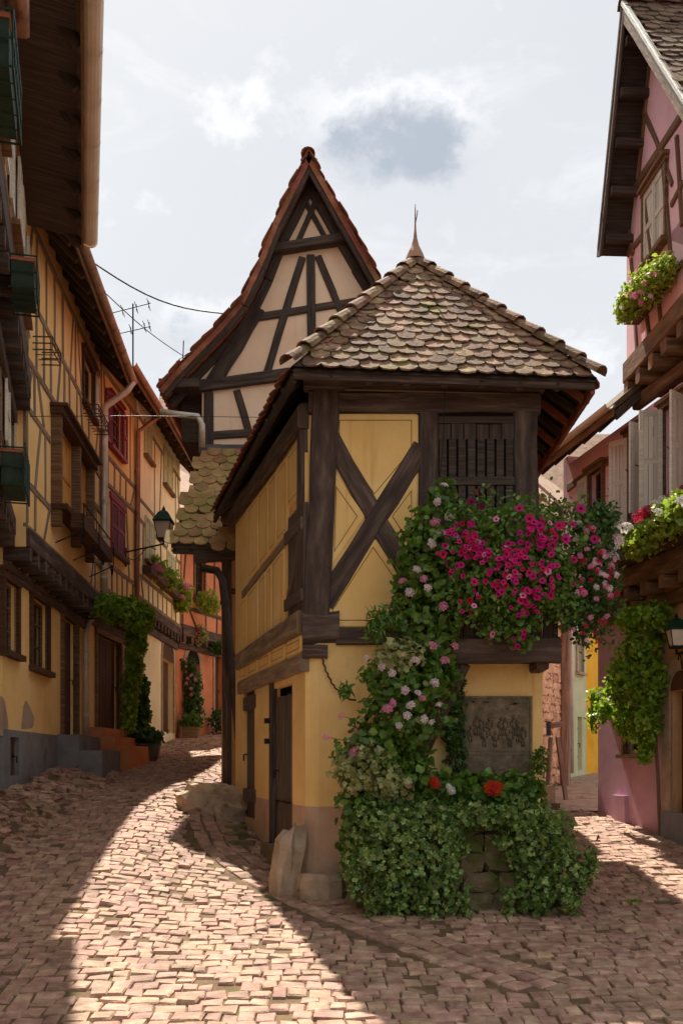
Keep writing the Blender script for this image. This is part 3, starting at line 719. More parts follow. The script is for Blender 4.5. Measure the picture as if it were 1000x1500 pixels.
# front timbers
TD = 'dark_timber'
pbeam(DF, 478, 575, 463, 930, 40, DC, TD, 'post', o1=.075)
pbeam(DF, 627, 590, 627, 932, 30, DC, TD, 'post', o1=.05)
pbeam(DF, 484, 640, 618, 880, 30, DC, TD, 'brace', o1=.036)
pbeam(DF, 618, 655, 474, 885, 30, DC, TD, 'brace', o1=.042)
pbeam(DF, 452, 590, 790, 592, 30, DC, TD, 'beam', o1=.07)
pbeam(DF, 445, 560, 795, 562, 28, DC, TD, 'wall_plate', o1=.12)
MB().beam(DF.P(DF.u(505), DF.z(500, 577), .13), DF.P(DF.u(745), DF.z(700, 583), .13), .02, .012).build('lath', 'grey_timber', DC)
pbeam(DF, 492, 932, 660, 932, 25, DC, TD, 'sill_beam', o1=.06)
# stacked beam ends on the corner
for (x0, x1, y0, y1, o) in ((447, 497, 893, 943, .09), (447, 480, 945, 965, .07)):
    a, b = DF.q(x0, y1), DF.q(x1, y0); mb = MB()
    mb.beam(DF.P(a[0] - .03, (a[1] + b[1]) / 2, -.1), DF.P(b[0], (a[1] + b[1]) / 2, -.1), .3 + o, b[1] - a[1], k=3, jit=.05, ch=.2).build('beam_end', TD, DC)
pbeam(DF, 768, 600, 772, 940, 36, DC, TD, 'post', o1=.07)
# louvred pigeon hatch between the posts
u0, u1 = DF.u(641), DF.u(752); zt, zb = DF.z(700, 606), DF.z(700, 935)
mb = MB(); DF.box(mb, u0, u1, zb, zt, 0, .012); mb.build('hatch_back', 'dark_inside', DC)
for (ya, yb) in ((612, 622), (700, 712)):
    mb = MB(); DF.box(mb, u0, u1, DF.z(700, yb), DF.z(700, ya), .012, .05); mb.build('hatch_rail', 'black_timber', DC)
bw = (u1 - u0) / 8
for i in range(8):
    a = u0 + bw * i; mb = MB(); DF.box(mb, a + .014, a + bw - .014, DF.z(700, 700), DF.z(700, 645), .02, .042); mb.build('hatch_slat', 'black_timber', DC)
    mb = MB(); DF.box(mb, a + .014, a + bw - .014, zb, DF.z(700, 713), .02, .042); mb.build('hatch_slat', 'black_timber', DC)
boards(DF, u0, u1, DF.z(700, 645), DF.z(700, 623), DC, 'black_timber', 6, 'hatch_board', .012, .044)
# --- projecting flower gallery under the hatch
YG = 10.95; GF = Fac((0, YG), (1, 0), 1)
gx0, gx1 = GF.u(662), GF.u(811); gz0, gz1 = GF.z(700, 972), GF.z(700, 800)
boards(GF, gx0, gx1, gz0 + .28, gz1, DC, 'black_timber', 9, 'gallery_board', -.04, 0)
for (x, s) in ((gx0, -1), (gx1, 1)):
    mb = MB(); mb.abox(min(x, x + s * .045), max(x, x + s * .045), YG + .005, YD, gz0 + .2, gz1); mb.build('gallery_side', 'black_timber', DC)
MB().beam((gx0 - .06, YG + .02, gz0 + .14), (gx1 + .06, YG - .005, gz0 + .15), .16, .28, k=5, jit=.05).build('gallery_beam', TD, DC)
mb = MB(); mb.abox(gx0, gx1, YG + .1, YD - .01, gz0 + .05, gz0 + .12); mb.build('gallery_floor', TD, DC)
MB().beam((gx0 - .05, YG + .02, gz1 + .03), (gx1 + .05, YG + .02, gz1 + .03), .1, .08, k=3, jit=.04).build('gallery_rail', TD, DC)
for x in (gx0 + .12, gx1 - .1):
    MB().beam((x, YG + .1, gz0 + .02), (x, YD + .1, gz0 + .02), .14, .16, k=2, jit=.04).build('joist', TD, DC)
MB().beam(DF.P(DF.u(592), DF.z(592, 1150), .02), (gx0 + .12, YG + .12, gz0 + .02), .17, .17, k=4, jit=.06).build('strut', TD, DC)
# --- left side timbers and panels
def sl(y0, y1, x0=447., x1=355.): return lambda x: y0 + (y1 - y0) * (x0 - x) / (x0 - x1)   # sloping pixel line on the side
topl, midl, sil0, sil1, low0, low1 = sl(637, 760), sl(757, 872), sl(900, 963), sl(923, 970), sl(957, 1000), sl(984, 1016)
def side_beam(l0, l1, xa, xb, name, mat=TD, o1=.06):
    za = (DL.z(xa, l0(xa)) + DL.z(xa, l1(xa))) / 2; zb_ = (DL.z(xb, l0(xb)) + DL.z(xb, l1(xb))) / 2; w = DL.z(xa, l0(xa)) - DL.z(xa, l1(xa))
    return fbeam(DL, (DL.u(xa), za), (DL.u(xb), zb_), w, DC, mat, name, o1=o1)
side_beam(sl(893, 963), sl(926, 975), 446, 354, 'sill_beam', 'grey_timber', .09)
side_beam(low0, low1, 448, 354, 'sill_beam', 'grey_timber', .07)
side_beam(sl(750, 865), sl(763, 880), 424, 356, 'rail', 'grey_timber', .02)
fbeam(DL, (-.02, ZT - .02), (LEN + .2, ZT - .02), .26, DC, TD, 'wall_plate', o1=.1)
fbeam(DL, (.1, DL.z(440, 600)), (.16, DL.z(447, 895)), .2, DC, TD, 'post', o1=.06)
SP = dict(o0=0, o1=.035, bev=.014, rad=.035, line=.06, lw=.007)
up = [(425, 446), (409, 423.5), (397, 407.5), (382, 395.5), (367, 380.5)]
for i, (a, b) in enumerate(up):
    bot = (lambda x: midl(x) - 6) if i else (lambda x: 722 + (446 - x) * 1.15)
    ppanel(DL, [(b, topl(b)), (a, topl(a)), (a, bot(a)), (b, bot(b))], DC, 'yellow_panel', **SP)
lo = [(402, 418), (393, 400.5), (382, 391.5), (365, 380.5), (355, 363.5)]
for a, b in lo:
    ppanel(DL, [(b, midl(b) + 10), (a, midl(a) + 10), (a, sil0(a) - 2), (b, sil0(b) - 2)], DC, 'yellow_panel', **SP)
for a, b in ((424, 446), (402, 421), (383, 399.5), (368, 381), (355, 366)):
    ppanel(DL, [(b, sil1(b) + 5), (a, sil1(a) + 5), (a, low0(a) - 1), (b, low0(b) - 1)], DC, 'yellow_panel', o0=0, o1=.05, bev=.025, rad=.05, line=.06, lw=.007)
# shutter on the side
sh = Fac((CX, YD), (-.278, 1), -1).shift(.03)
a, b = sh.u(445), sh.u(422); z0, z1 = sh.z(433, 903), sh.z(433, 748)
st = thing  # (kept: shutter is a part)
mb = MB(); sh.box(mb, a, b, z0, z1, -.05, -.03); shut = mb.build('shutter', 'black_timber', DC)
boards(sh, a, b, z0, z1, shut, 'old_boards', 5, 'plank', -.03, .0, .012)
for z in (z0 + .2, z1 - .24): mb = MB(); sh.box(mb, a + .02, b + .1, z - .07, z + .07, 0.003, .035); mb.build('batten', 'old_boards', shut)
fbeam(sh, (a + .06, z1 - .3), (b - .06, z0 + .26), .08, shut, 'old_boards', 'batten', o0=.003, o1=.03)
# doors on the side
def plank_door(F, u0, u1, z0, z1, parent, n, mat, frame, fmat, hinge=True):
    mb = MB(); F.box(mb, u0, u1, z0, z1, -.1, -.085); dr = mb.build('door', 'dark_inside', parent)
    boards(F, u0 + .01, u1 - .01, z0 + .01, z1, dr, mat, n, 'plank', -.085, -.045, .012)
    if hinge:
        for z in (z0 + .35, z1 - .3): mb = MB(); F.box(mb, u0 + .02, u1 - .1, z - .025, z + .025, -.043, -.034); mb.build('hinge', 'iron', dr)
    mb = MB(); mb.tube([F.P(u1 - .12, (z0 + z1) / 2, -.04), F.P(u1 - .12, (z0 + z1) / 2, .02), F.P(u1 - .12, (z0 + z1) / 2 - .1, .02)], .012, 6); mb.build('handle', 'iron', dr)
    return dr
plank_door(DL, door1[0], door1[1], db1, dz1, DC, 7, 'old_boards', 0, TD, False)
fbeam(DL, (door1[1] + .03, db1 - .1), (door1[1] + .03, dz1 + .22), .1, DC, TD, 'door_post', o1=.05)
plank_door(DL, door2[0], door2[1], db2, dz2, DC, 5, 'old_boards', 0, TD, False)
for y in (1030, 1165): mb = MB(); zz = DL.z(365, y); DL.box(mb, door2[0] - .1, door2[1] - .1, zz - .1, zz + .1, -.04, .03); mb.build('batten', 'old_boards', DC)
mb = MB(); DL.box(mb, door1[0] - .1, door1[1] + .12, db1 - .22, db1, -.1, .16); mb.build('threshold', 'mossy_stone', DC)
for z in (DL.z(395, 1057), DL.z(356, 1090)): mb = MB(); mb.beam(DL.P(door1[1] + .03, z, .05), DL.P(door1[1] + .03, z, .12), .05, .07); mb.build('iron_catch', 'iron', DC)
# chain and rod on the front
pts = [DF.P(*DF.q(x, y), .05) for x, y in ((472, 966), (478, 985), (487, 1003), (499, 1017), (512, 1025), (521, 1026))]
for p, q in zip(pts, pts[1:]):
    n = 4
    for i in range(n):
        c0 = p.lerp(q, i / n); c1 = p.lerp(q, (i + 1) / n); MB().tube([c0, c0.lerp(c1, .5) + Vector((.008 * (-1) ** i, -.006, 0)), c1], .011, 5).build('chain_link', 'rust_iron', DC)
MB().beam(DF.P(*DF.q(546, 1034), .08), DF.P(*DF.q(520, 1082), .3), .05, .05).build('rod', 'rust_iron', DC)

# --- roof
ZE = 5.95; A = Vector((-.55, 10.9, ZE)); B = Vector((2.84, 11.02, ZE - .08)); AP = Vector((.96, 12.9, 8.1))
Lb = Vector((A.x - .262 * 6.5, A.y + 6.5, ZE)); Rb = Vector((2.9, 16.4, ZE - .05)); APb = Vector((.62, 16.2, 8.1))
RT = MB()
n1 = 8
RT.add([A, B, AP], [(0, 1, 2)]); RT.add([A, AP, APb, Lb], [(0, 1, 2, 3)]); RT.add([B, Rb, APb, AP], [(0, 1, 2, 3)]); RT.add([Lb, APb, Rb], [(0, 1, 2)])
dn = Vector((0, 0, -.05))
RT.add([A + dn, B + dn, AP + dn], [(2, 1, 0)]); RT.add([A + dn, AP + dn, APb + dn, Lb + dn], [(3, 2, 1, 0)]); RT.add([B + dn, Rb + dn, APb + dn, AP + dn], [(3, 2, 1, 0)]); RT.add([Lb + dn, APb + dn, Rb + dn], [(2, 1, 0)])
roof = RT.build('roof', 'black_timber', DC)
def slope(P0, P1, T0, T1):
    """frame of a roof slope from eave P0-P1 to ridge T0-T1"""
    U = (P1 - P0); L = U.length; U = U / L; N = U.cross(T0 - P0).normalized()
    if N.z < 0: N = -N
    V = N.cross(U)
    if V.z < 0: V = -V
    co = lambda q: ((q - P0).dot(U), (q - P0).dot(V))
    return U, V, L, co(T0), co(T1)
def hip_tiles(P0, P1, T0, T1, w, ex, mat, parent, indiv, m=.02, cut=.6):
    U, V, L, t0, t1 = slope(P0, P1, T0, T1); H = t0[1]
    def ins(u, v):
        if v > H - ex * cut: return False
        a = t0[0] * v / H; b = L + (t1[0] - L) * v / H
        return a + m < u < b - m
    tiles(P0 - V * .07, U, V, L, H, ins, w, ex, mat, parent, indiv)
hip_tiles(A, B, AP, AP, .215, .18, 'old_tile', roof, 299)
hip_tiles(Lb, A, APb, AP, .245, .2, 'red_tile', roof, 0, .16, 2.2)
hip_tiles(B, Rb, AP, APb, .245, .2, 'red_tile', roof, 0, .16, 2.2)
ridge_caps(A + Vector((-.04, -.03, .04)), AP + Vector((0, 0, .05)), 'old_tile', roof, .1, .34, 'hip_tile')
ridge_caps(B + Vector((.04, -.03, .04)), AP + Vector((0, 0, .05)), 'old_tile', roof, .1, .34, 'hip_tile')
ridge_caps(AP + Vector((0, .1, .03)), APb + Vector((0, 0, .03)), 'old_tile', roof, .11, .38, 'hip_tile')
# eaves: front and side fascias, rafters, soffit struts
MB().beam(A + Vector((.02, .05, -.075)), B + Vector((-.02, .05, -.07)), .05, .1).build('fascia', 'dark_timber', roof)
MB().beam(A + Vector((.03, .06, -.1)), Lb + Vector((.03, 0, -.1)), .05, .12).build('fascia', 'black_timber', roof)
MB().beam(B + Vector((-.03, .06, -.1)), Rb + Vector((-.03, 0, -.1)), .05, .12).build('fascia', 'red_tile', roof)
for i in range(1, 13):
    t = i / 13; p = A.lerp(Lb, t) + Vector((.03, 0, -.1)); q = AP.lerp(APb, t) + Vector((0, 0, -.1)); MB().beam(p, p.lerp(q, .55), .09, .1).build('rafter', 'black_timber', roof)
    p = B.lerp(Rb, t) + Vector((-.03, 0, -.1)); MB().beam(p, p.lerp(q, .5), .09, .1).build('rafter', 'red_tile' if i % 2 else 'black_timber', roof)
for i in range(1, 8):
    t = i / 8; p = A.lerp(B, t) + Vector((0, .05, -.11)); MB().beam(p, p.lerp(AP, .35), .08, .09).build('rafter', 'black_timber', roof)
# copper-brown finial with a spike
mb = MB(); mb.lathe(AP + Vector((0, 0, .02)), [(.14, 0), (.1, .1), (.05, .2), (.025, .3), (.012, .42), (.009, .6), (.004, .74)], 10); mb.build('finial', 'copper', roof)
MB().tube([AP + Vector((0, 0, .5)), AP + Vector((.02, 0, .6)), AP + Vector((.03, 0, .68))], .006, 5).build('finial_tip', 'iron', roof)

# --- bronze plaque
pz0, pz1 = DF.z(700, 1138), DF.z(700, 1020); px0, px1 = DF.u(676), DF.u(778)
PQ = thing('plaque', 'dark bronze relief plaque on the yellow wall under the flower gallery', 'plaque', (px0, YD, pz0))
FQ = DF.shift(.03)
mb = MB(); FQ.box(mb, px0, px1, pz0, pz1, -.03, .0); mb.build('plate', 'bronze', PQ)
mb = MB()
for (a, b, c, e) in ((px0, px1, pz1 - .025, pz1), (px0, px1, pz0, pz0 + .025), (px0, px0 + .025, pz0 + .025, pz1 - .025), (px1 - .025, px1, pz0 + .025, pz1 - .025)): FQ.box(mb, a, b, c, e, 0, .018)
mb.build('rim', 'bronze', PQ)
W_, H_ = px1 - px0, pz1 - pz0
for v in (.27, .32): mb = MB(); FQ.box(mb, px0 + .03, px1 - .03, pz0 + H_ * v, pz0 + H_ * v + .008, 0, .01); mb.build('ledge', 'bronze', PQ)
for i in range(12):                                               # standing relief figures
    x = px0 + W_ * (.12 + .07 * i + random.uniform(-.02, .02)); z = pz0 + H_ * random.choice((.36, .42, .5)); h = H_ * random.uniform(.2, .27); mb = MB()
    for (dx, dz, rx, rz) in ((-.012, .22, .014, .2), (.014, .22, .014, .2), (0, .62, .028, .24), (-.032, .6, .011, .18), (.034, .66, .011, .18), (0, .93, .019, .1)):
        c = FQ.P(x + dx, z + dz * h, .004); n = 8
        mb.sweep([[c + Vector((math.cos(2 * math.pi * j / n) * rx * q, -o, math.sin(2 * math.pi * j / n) * rz * h * q)) for j in range(n)] for q, o in ((1, 0), (.85, .012), (.4, .018))])
    mb.build('relief_figure', 'bronze', PQ)
for i in range(34):
    x = px0 + W_ * random.uniform(.08, .92); z = pz0 + H_ * random.uniform(.66, .94); mb = MB(); w = random.uniform(.03, .08); FQ.box(mb, x - w / 2, min(x + w / 2, px1 - .03), z, z + random.uniform(.008, .03), 0, .012); mb.build('relief_house', 'bronze', PQ)
for r_ in range(2):
    x = px0 + .07
    while x < px1 - .08: w = random.uniform(.012, .03); mb = MB(); FQ.box(mb, x, x + w, pz0 + .06 + r_ * .045, pz0 + .082 + r_ * .045, 0, .006); mb.build('relief_mark', 'bronze', PQ); x += w + .012
# --- stones at the corner and the stone planter
gs = thing('guard_stone', 'pale upright guard stone leaning on the dovecote corner beside its door', 'stone', tuple(gpt(412, 1312)))
def sculpt(name, pts, mat, parent): return MB().sweep(pts).build(name, mat, parent)
c = gpt(410, 1314); me = stone(.27, .28, .92, 5, .16); me.materials.append(M['sandstone']); place('stone', me, c + Vector((.06, .12, .3)), Matrix.Rotation(.14, 3, 'Y') @ Matrix.Rotation(-.12, 3, 'X') @ Matrix.Rotation(.5, 3, 'Z'), parent=gs)
gs2 = thing('corner_block', 'squat round-topped stone block at the foot of the dovecote corner', 'stone', tuple(gpt(470, 1325)))
c = gpt(470, 1322); rings = []
for t, w in ((-.1, .27), (.1, .29), (.24, .28), (.3, .24), (.31, .12)): rings.append([c + Vector((math.cos(a) * w, .2 + math.sin(a) * w * .8, t + random.uniform(-.01, .01))) for a in [i * math.pi / 5 for i in range(10)]])
sculpt('stone', rings, 'sandstone', gs2)
gs3 = thing('mossy_block', 'mossy foundation block behind the corner stones of the dovecote', 'stone', tuple(gpt(440, 1300)))
me = stone(.5, .4, .35, 3); me.materials.append(M['mossy_stone']); place('stone', me, gpt(438, 1305) + Vector((.05, .25, .1)), parent=gs3)
PLT = thing('stone_planter', 'rubble stone planter overgrown with ivy below the plaque', 'planter', (1.25, 10.8, G(1.25, 10.8)))
zg = G(1.2, 10.4)
for row in range(5):
    x = .12 + random.uniform(0, .15); zz = zg + .1 + row * .21
    while x < 2.25:
        w = random.uniform(.26, .46); me = stone(w, .3, .225, random.randrange(999), .16); me.materials.append(M['mossy_stone'])
        place('stone', me, (x + w / 2, 10.62 + row * .03 + random.uniform(-.03, .03), zz), parent=PLT); x += w + .01
for s, x in ((-1, .2), (1, 2.2)):
    for row in range(5):
        for yy in (10.85, 11.2): me = stone(.3, .38, .22, random.randrange(999), .16); me.materials.append(M['mossy_stone']); place('stone', me, (x, yy, zg + .1 + row * .21), parent=PLT)
mb = MB(); mb.abox(.2, 2.2, 10.7, 11.46, zg + .3, zg + .98); mb.build('soil', 'soil', PLT)
# leaning props by the planter
pr = thing('leaning_prop', 'dark timber prop leaning from the planter against the dovecote corner', 'prop', tuple(gpt(500, 1300)))
MB().beam(gpt(498, 1308) + Vector((0, .1, -.05)), at(548, 1165, 11.3), .09, .09, k=3, jit=.06).build('prop', 'black_timber', pr)
# rounded stone ramp beside the dovecote
rp = thing('stone_ramp', 'weathered rounded stone slab against the back of the dovecote', 'stone', tuple(gpt(320, 1200)))
for i, (x, y, w_, d_, h_, a_) in enumerate(((-2.15, 15.75, .9, .75, .42, .3), (-1.75, 16.1, .7, .8, .75, .1), (-2.2, 16.45, .8, .5, .5, -.2), (-1.75, 15.45, .5, .4, .3, .5))):
    me = stone(w_, d_, h_, 70 + i, .2); me.materials.append(M['sandstone']); place('stone', me, Vector((x, y, G(x, y) + .05)), Matrix.Rotation(a_, 3, 'Z') @ Matrix.Rotation(.12, 3, 'Y'), parent=rp)
me = stone(.7, .5, .4, 21); me.materials.append(M['mossy_stone']); tag(place('fallen_slab', me, Vector((-1.75, 17.0, G(-1.8, 17) + .12)), Matrix.Rotation(.3, 3, 'Z')), 'mossy stone slab lying up the street behind the stone ramp', 'stone')
for i, (x, y) in enumerate(((-1.38, 14.2), (-1.25, 13.7), (-1.45, 14.7))):
    me = stone(.35, .22, .12, 30 + i); me.materials.append(M['mossy_stone']); place('foundation_stone', me, Vector((x - .12, y, G(x, y) + .03)), Matrix.Rotation(.4, 3, 'Z'), parent=DC)
# ================================================================ shared house pieces
def slab(mb, q, t=.1):
    """thick sheet from four corners, thickness t downwards"""
    q = [Vector(p) for p in q]; return mb.box([p - Vector((0, 0, t)) for p in q] + q)
def house_roof(F, u0, u1, ze, over, depth, rise, parent, mat='red_tile', rafters=True, gut=None, gr=.085, rstep=.55, drop=.35):
    """pitched roof over a facade: eave at outward offset over, ridge depth behind"""
    mb = MB(); e = ze; t = .1
    sl_ = rise / depth
    zE = ze - sl_ * over * 0
    a, b, c, d = F.P(u0, zE, over), F.P(u1, zE, over), F.P(u1, zE + sl_ * (depth + over), -depth), F.P(u0, zE + sl_ * (depth + over), -depth)
    slab(mb, [a, b, c, d]); slab(mb, [d, c, F.P(u1, zE, -2 * depth - over), F.P(u0, zE, -2 * depth - over)])
    rf = mb.build('roof', mat, parent)
    L = u1 - u0
    if rafters:
        n = int(L / rstep)
        for i in range(n + 1):
            u = u0 + .06 + (L - .12) * i / max(1, n); MB().beam(F.P(u, zE - .17, over - .04), F.P(u, zE - .17 + sl_ * (over + .3), -.3), .09, .13).build('rafter', 'black_timber', rf)
    MB().beam(F.P(u0, zE - .13, over + .012), F.P(u1, zE - .13, over + .012), .03, .14).build('fascia', 'brown_timber', rf)
    if gut:
        rings = []; n = max(2, int(L / .8))
        for i in range(n + 1):
            for k_, du in ((1., -.012), (1.0, .012)) if 0 < i < n else ((1., 0),):
                u = u0 + L * i / n + du; c = F.P(u, zE - .03, over + gr + .002)
                ou = [c + F.n * (math.cos(x) * gr) + Vector((0, 0, math.sin(x) * gr)) for x in [math.pi + math.pi * j / 8 for j in range(9)]]
                inn = [c + F.n * (math.cos(x) * (gr - .012)) + Vector((0, 0, math.sin(x) * (gr - .012))) for x in [2 * math.pi - math.pi * j / 8 for j in range(9)]]
                rings.append(ou + inn)
        g = MB().sweep(rings).build('gutter', gut, rf, smooth=False)
        for i in range(n + 1):                                     # joint collars
            u = u0 + L * i / n; c = F.P(u, zE - .03, over + gr + .002); r2 = gr + .008; w = .02
            rg = [[F.P(u + dw, zE - .03, over + gr + .002) + F.n * (math.cos(x) * r2) + Vector((0, 0, math.sin(x) * r2)) for x in [math.pi + math.pi * j / 8 for j in range(9)]] for dw in (-w, w)]
            MB().sweep(rg, cap=False, closed=False).build('gutter_collar', gut, g)
    return rf
def timber_grid(F, u0, u1, rails, parent, mat, holes, step=.85, w=.12, rw=.15, diag=.25, o1=.02):
    """rails at the heights given and posts between them, leaving the openings free"""
    for z in rails:
        cuts = sorted([(h[0] - .02, h[1] + .02) for h in holes if h[2] - .05 < z < h[3] + .05]); a = u0
        for c0, c1 in cuts + [(u1, u1)]:
            if min(c0, u1) - a > .15: fbeam(F, (a, z + random.uniform(-.02, .02)), (min(c0, u1), z + random.uniform(-.02, .02)), rw, parent, mat, 'rail', o1=o1 + .004)
            a = max(a, c1)
    for z0, z1 in zip(rails, rails[1:]):
        if z1 - z0 < .3: continue
        u = u0 + w / 2
        while u < u1:
            if not any(h[0] - w * .4 < u < h[1] + w * .4 and h[2] < z1 - .05 and h[3] > z0 + .05 for h in holes):
                du = random.choice((-1, 1)) * random.uniform(.25, .45) if random.random() < diag else random.uniform(-.03, .03)
                u2 = min(max(u + du, u0 + .05), u1 - .05)
                if not any(h[0] - w * .4 < u2 < h[1] + w * .4 and h[2] < z1 - .05 and h[3] > z0 + .05 for h in holes): fbeam(F, (u, z0 + rw * .45), (u2, z1 - rw * .45), w * random.uniform(.8, 1.1), parent, mat, 'post', o1=o1, bow=random.uniform(-.03, .03))
            u += step * random.uniform(.75, 1.2)
def jetty(FG, FU, u0, u1, z, parent, mat='dark_timber', step=.55, h=.26, out=.42):
    """bressumer and joist ends under a projecting storey"""
    fbeam(FU, (u0, z + h / 2), (u1, z + h / 2), h, parent, mat, 'bressumer', o0=-.3, o1=.06)
    n = int((u1 - u0) / step)
    for i in range(n + 1):
        u = u0 + .1 + (u1 - u0 - .2) * i / max(1, n)
        MB().beam(FU.P(u, z - .1, -.7), FU.P(u, z - .1, .05), .17, .2, k=2, jit=.05).build('joist_end', mat, parent)
    fbeam(FG, (u0, z - .3), (u1, z - .3), .2, parent, mat, 'wall_plate', o1=.08)
def pipe(name, pts, r, mat, parent, collars=()):
    p = MB().tube(pts, r, 10).build(name, mat, parent, smooth=True)
    for c in collars: MB().tube([Vector(c) - Vector((0, 0, .03)), Vector(c) + Vector((0, 0, .03))], r * 1.2, 10).build('collar', mat, p)
    return p
def shutter(F, u0, u1, z0, z1, parent, mat, o=.02, louvre=False, name='shutter'):
    mb = MB(); t = .035; b = .06
    for (a, c, e, g) in ((u0, u0 + b, z0, z1), (u1 - b, u1, z0, z1), (u0 + b, u1 - b, z0, z0 + .09), (u0 + b, u1 - b, z1 - .09, z1), (u0 + b, u1 - b, (z0 + z1) / 2 - .04, (z0 + z1) / 2 + .04)): F.box(mb, a, c, e, g, o, o + t)
    s = mb.build(name, mat, parent)
    if louvre: slats(F, u0 + b, u1 - b, z0 + .1, (z0 + z1) / 2 - .05, s, mat, 7, 'slat', o + .005, o + .03); slats(F, u0 + b, u1 - b, (z0 + z1) / 2 + .05, z1 - .1, s, mat, 7, 'slat', o + .005, o + .03)
    else: boards(F, u0 + b, u1 - b, z0 + .09, z1 - .09, s, mat, 3, 'plank', o + .004, o + .02)
    return s

# ================================================================ left row: cream house nearest the camera
h1 = thing('cream_house', 'cream half-timbered house at the left edge with deep dark eaves and pale gutter', 'house', (-5.2, 12, G(-5.2, 12)))
d1 = (-.26, 1)
F1a, F1b, F1c = Fac((-5.3, 15), d1), Fac((-4.99, 15), d1), Fac((-4.76, 15), d1)
U1 = -11.0
z1b, z1c = F1b.z(18, 785), 7.15
ha = [(-2.6, -1.7, 2.3, 3.6), (-5.2, -4.3, 2.2, 3.5), (-7.6, -6.7, 2.1, 3.4), (-9.8, -8.9, 2.1, 3.4)]
wall(F1a, U1, 0, -.6, z1b + .05, ha, h1, 'cream_plaster', th=.3)
for h in ha: window(F1a, *h, h1, 'brown_timber', 2, 3, .1, .08, .12, 'door_wood')
hb = [(-1.15, -.12, z1b + .9, z1c - .35), (-4.6, -3.6, z1b + .9, z1c - .35)]
hc = [(-1.55, -.75, z1c + .75, z1c + 2.05), (-3.6, -2.7, z1c + .75, z1c + 2.05), (-6, -5, z1c + .75, z1c + 2.05)]
wall(F1b, U1, 0, z1b, z1c + .05, hb, h1, 'cream_plaster', 'upper_wall', th=.3)
wall(F1c, U1, 0, z1c, 10.4, hc, h1, 'cream_plaster', 'upper_wall', th=.3)
e1 = Fac(tuple(F1c.P(0, 0).xy), (F1c.n.x, F1c.n.y), 1); mb = MB()
jetty(F1a, F1b, U1, 0, z1b, h1, 'dark_timber'); jetty(F1b, F1c, U1, 0.02, z1c - .05, h1, 'black_timber', h=.34)
timber_grid(F1c, U1, 0, [z1c + .3, z1c + .7, z1c + 2.1, z1c + 2.7], h1, 'brown_timber', hc, .8, .14)
timber_grid(F1b, U1, 0, [z1b + .3, z1b + .85, z1c - .3], h1, 'brown_timber', hb, .8, .14)
for h in hb + hc: window(F1b if h in hb else F1c, h[0], h[1], h[2], h[3], h1, 'white_paint', 2, 3, .1, .06)
for h in hc:
    for s in (-1, 1):
        a = h[0] - .47 if s < 0 else h[1] + .04; shutter(F1c, a, a + .43, h[2], h[3], h1, 'white_paint', .03)
shutter(F1b, -.1, .0, z1b + .85, z1c - .35, h1, 'white_paint', .04)
for u in (-1.9,): shutter(F1b, u, u + .6, z1b + .85, z1c - .35, h1, 'white_paint', .04)
house_roof(F1c, U1, .12, 9.72, .8, 4, 4.2, h1, 'dark_tile', True, 'cream_gutter', .12, .7)
mb = MB(); mb.box([F1c.P(U1, 9.78, .0), F1c.P(.1, 9.78, 0), F1c.P(.1, 9.66, .8), F1c.P(U1, 9.66, .8), F1c.P(U1, 9.84, .0), F1c.P(.1, 9.84, 0), F1c.P(.1, 9.68, .8), F1c.P(U1, 9.68, .8)])
mb.build('soffit', 'black_timber', h1)
# body behind the facade
mb = MB(); P_ = [F1a.P(U1, -1, -.31), F1a.P(-.02, -1, -.31), F1a.P(-.02, -1, -7), F1a.P(U1, -1, -7)]; mb.box(P_ + [Vector((p.x, p.y, 10)) for p in P_]); mb.build('rear_body', 'cream_plaster', h1)
# side of the two jettied storeys towards the next house
pipe('rolled_awning', [at(26, -90, 9.5), at(28, 50, 10.1)], .11, 'copper', h1)

# ================================================================ left row: yellow house with the vine
h2 = thing('yellow_house', 'long ochre yellow half-timbered house with brown window frames on the left', 'house', (-5.6, 18, G(-5.2, 18)))
d2 = (-.069, 1); Y2a, Y2b = 15.03, 21.5
FG2 = Fac((-4.1 - .069 * Y2a, Y2a), d2); FU2 = Fac((-3.75 - .069 * Y2a, Y2a), d2); L2 = FG2.at_y(Y2b)
ZJ2 = 4.86; ZE2 = 9.92
def hole(F, xa, xb, yt, yb):
    xm = (xa + xb) / 2; return (F.u(xa), F.u(xb), F.z(xm, yb), F.z(xm, yt))
w1, w2 = hole(FG2, 1, 24, 852, 955), hole(FG2, 46, 69, 880, 980)
dr2 = hole(FG2, 91, 111, 908, 1078); hat = hole(FG2, 14, 27, 1080, 1136)
w1 = (.05, w1[1], w1[2], w1[3])
pl2 = FG2.z(40, 1072)
wall(FG2, 0, L2, pl2, ZJ2 + .02, [w1, w2, (dr2[0], dr2[1], pl2 - .2, dr2[3])], h2, 'yellow_plaster', th=.35, reveal=.14)
wall(FG2.shift(.02), 0, dr2[0] - .15, -.3, pl2, [hat], h2, 'grey_plinth', 'plinth', th=.35, reveal=.1)
wall(FG2, dr2[0] - .15, L2, -.3, pl2, [(dr2[0], dr2[1], dr2[2], pl2 + .2)], h2, 'yellow_plaster', th=.35, reveal=.14)
plank_door(FG2.shift(-.01), hat[0], hat[1], hat[2], hat[3], h2, 4, 'door_wood', 0, 0, True)
for hh in (w1, w2): window(FG2, hh[0], hh[1], hh[2], hh[3], h2, 'brown_timber', 2, 3, .08, .09, .13, 'door_wood')
dd = plank_door(FG2.shift(-.06), dr2[0], dr2[1], dr2[2], dr2[3], h2, 5, 'door_wood', 0, 0)
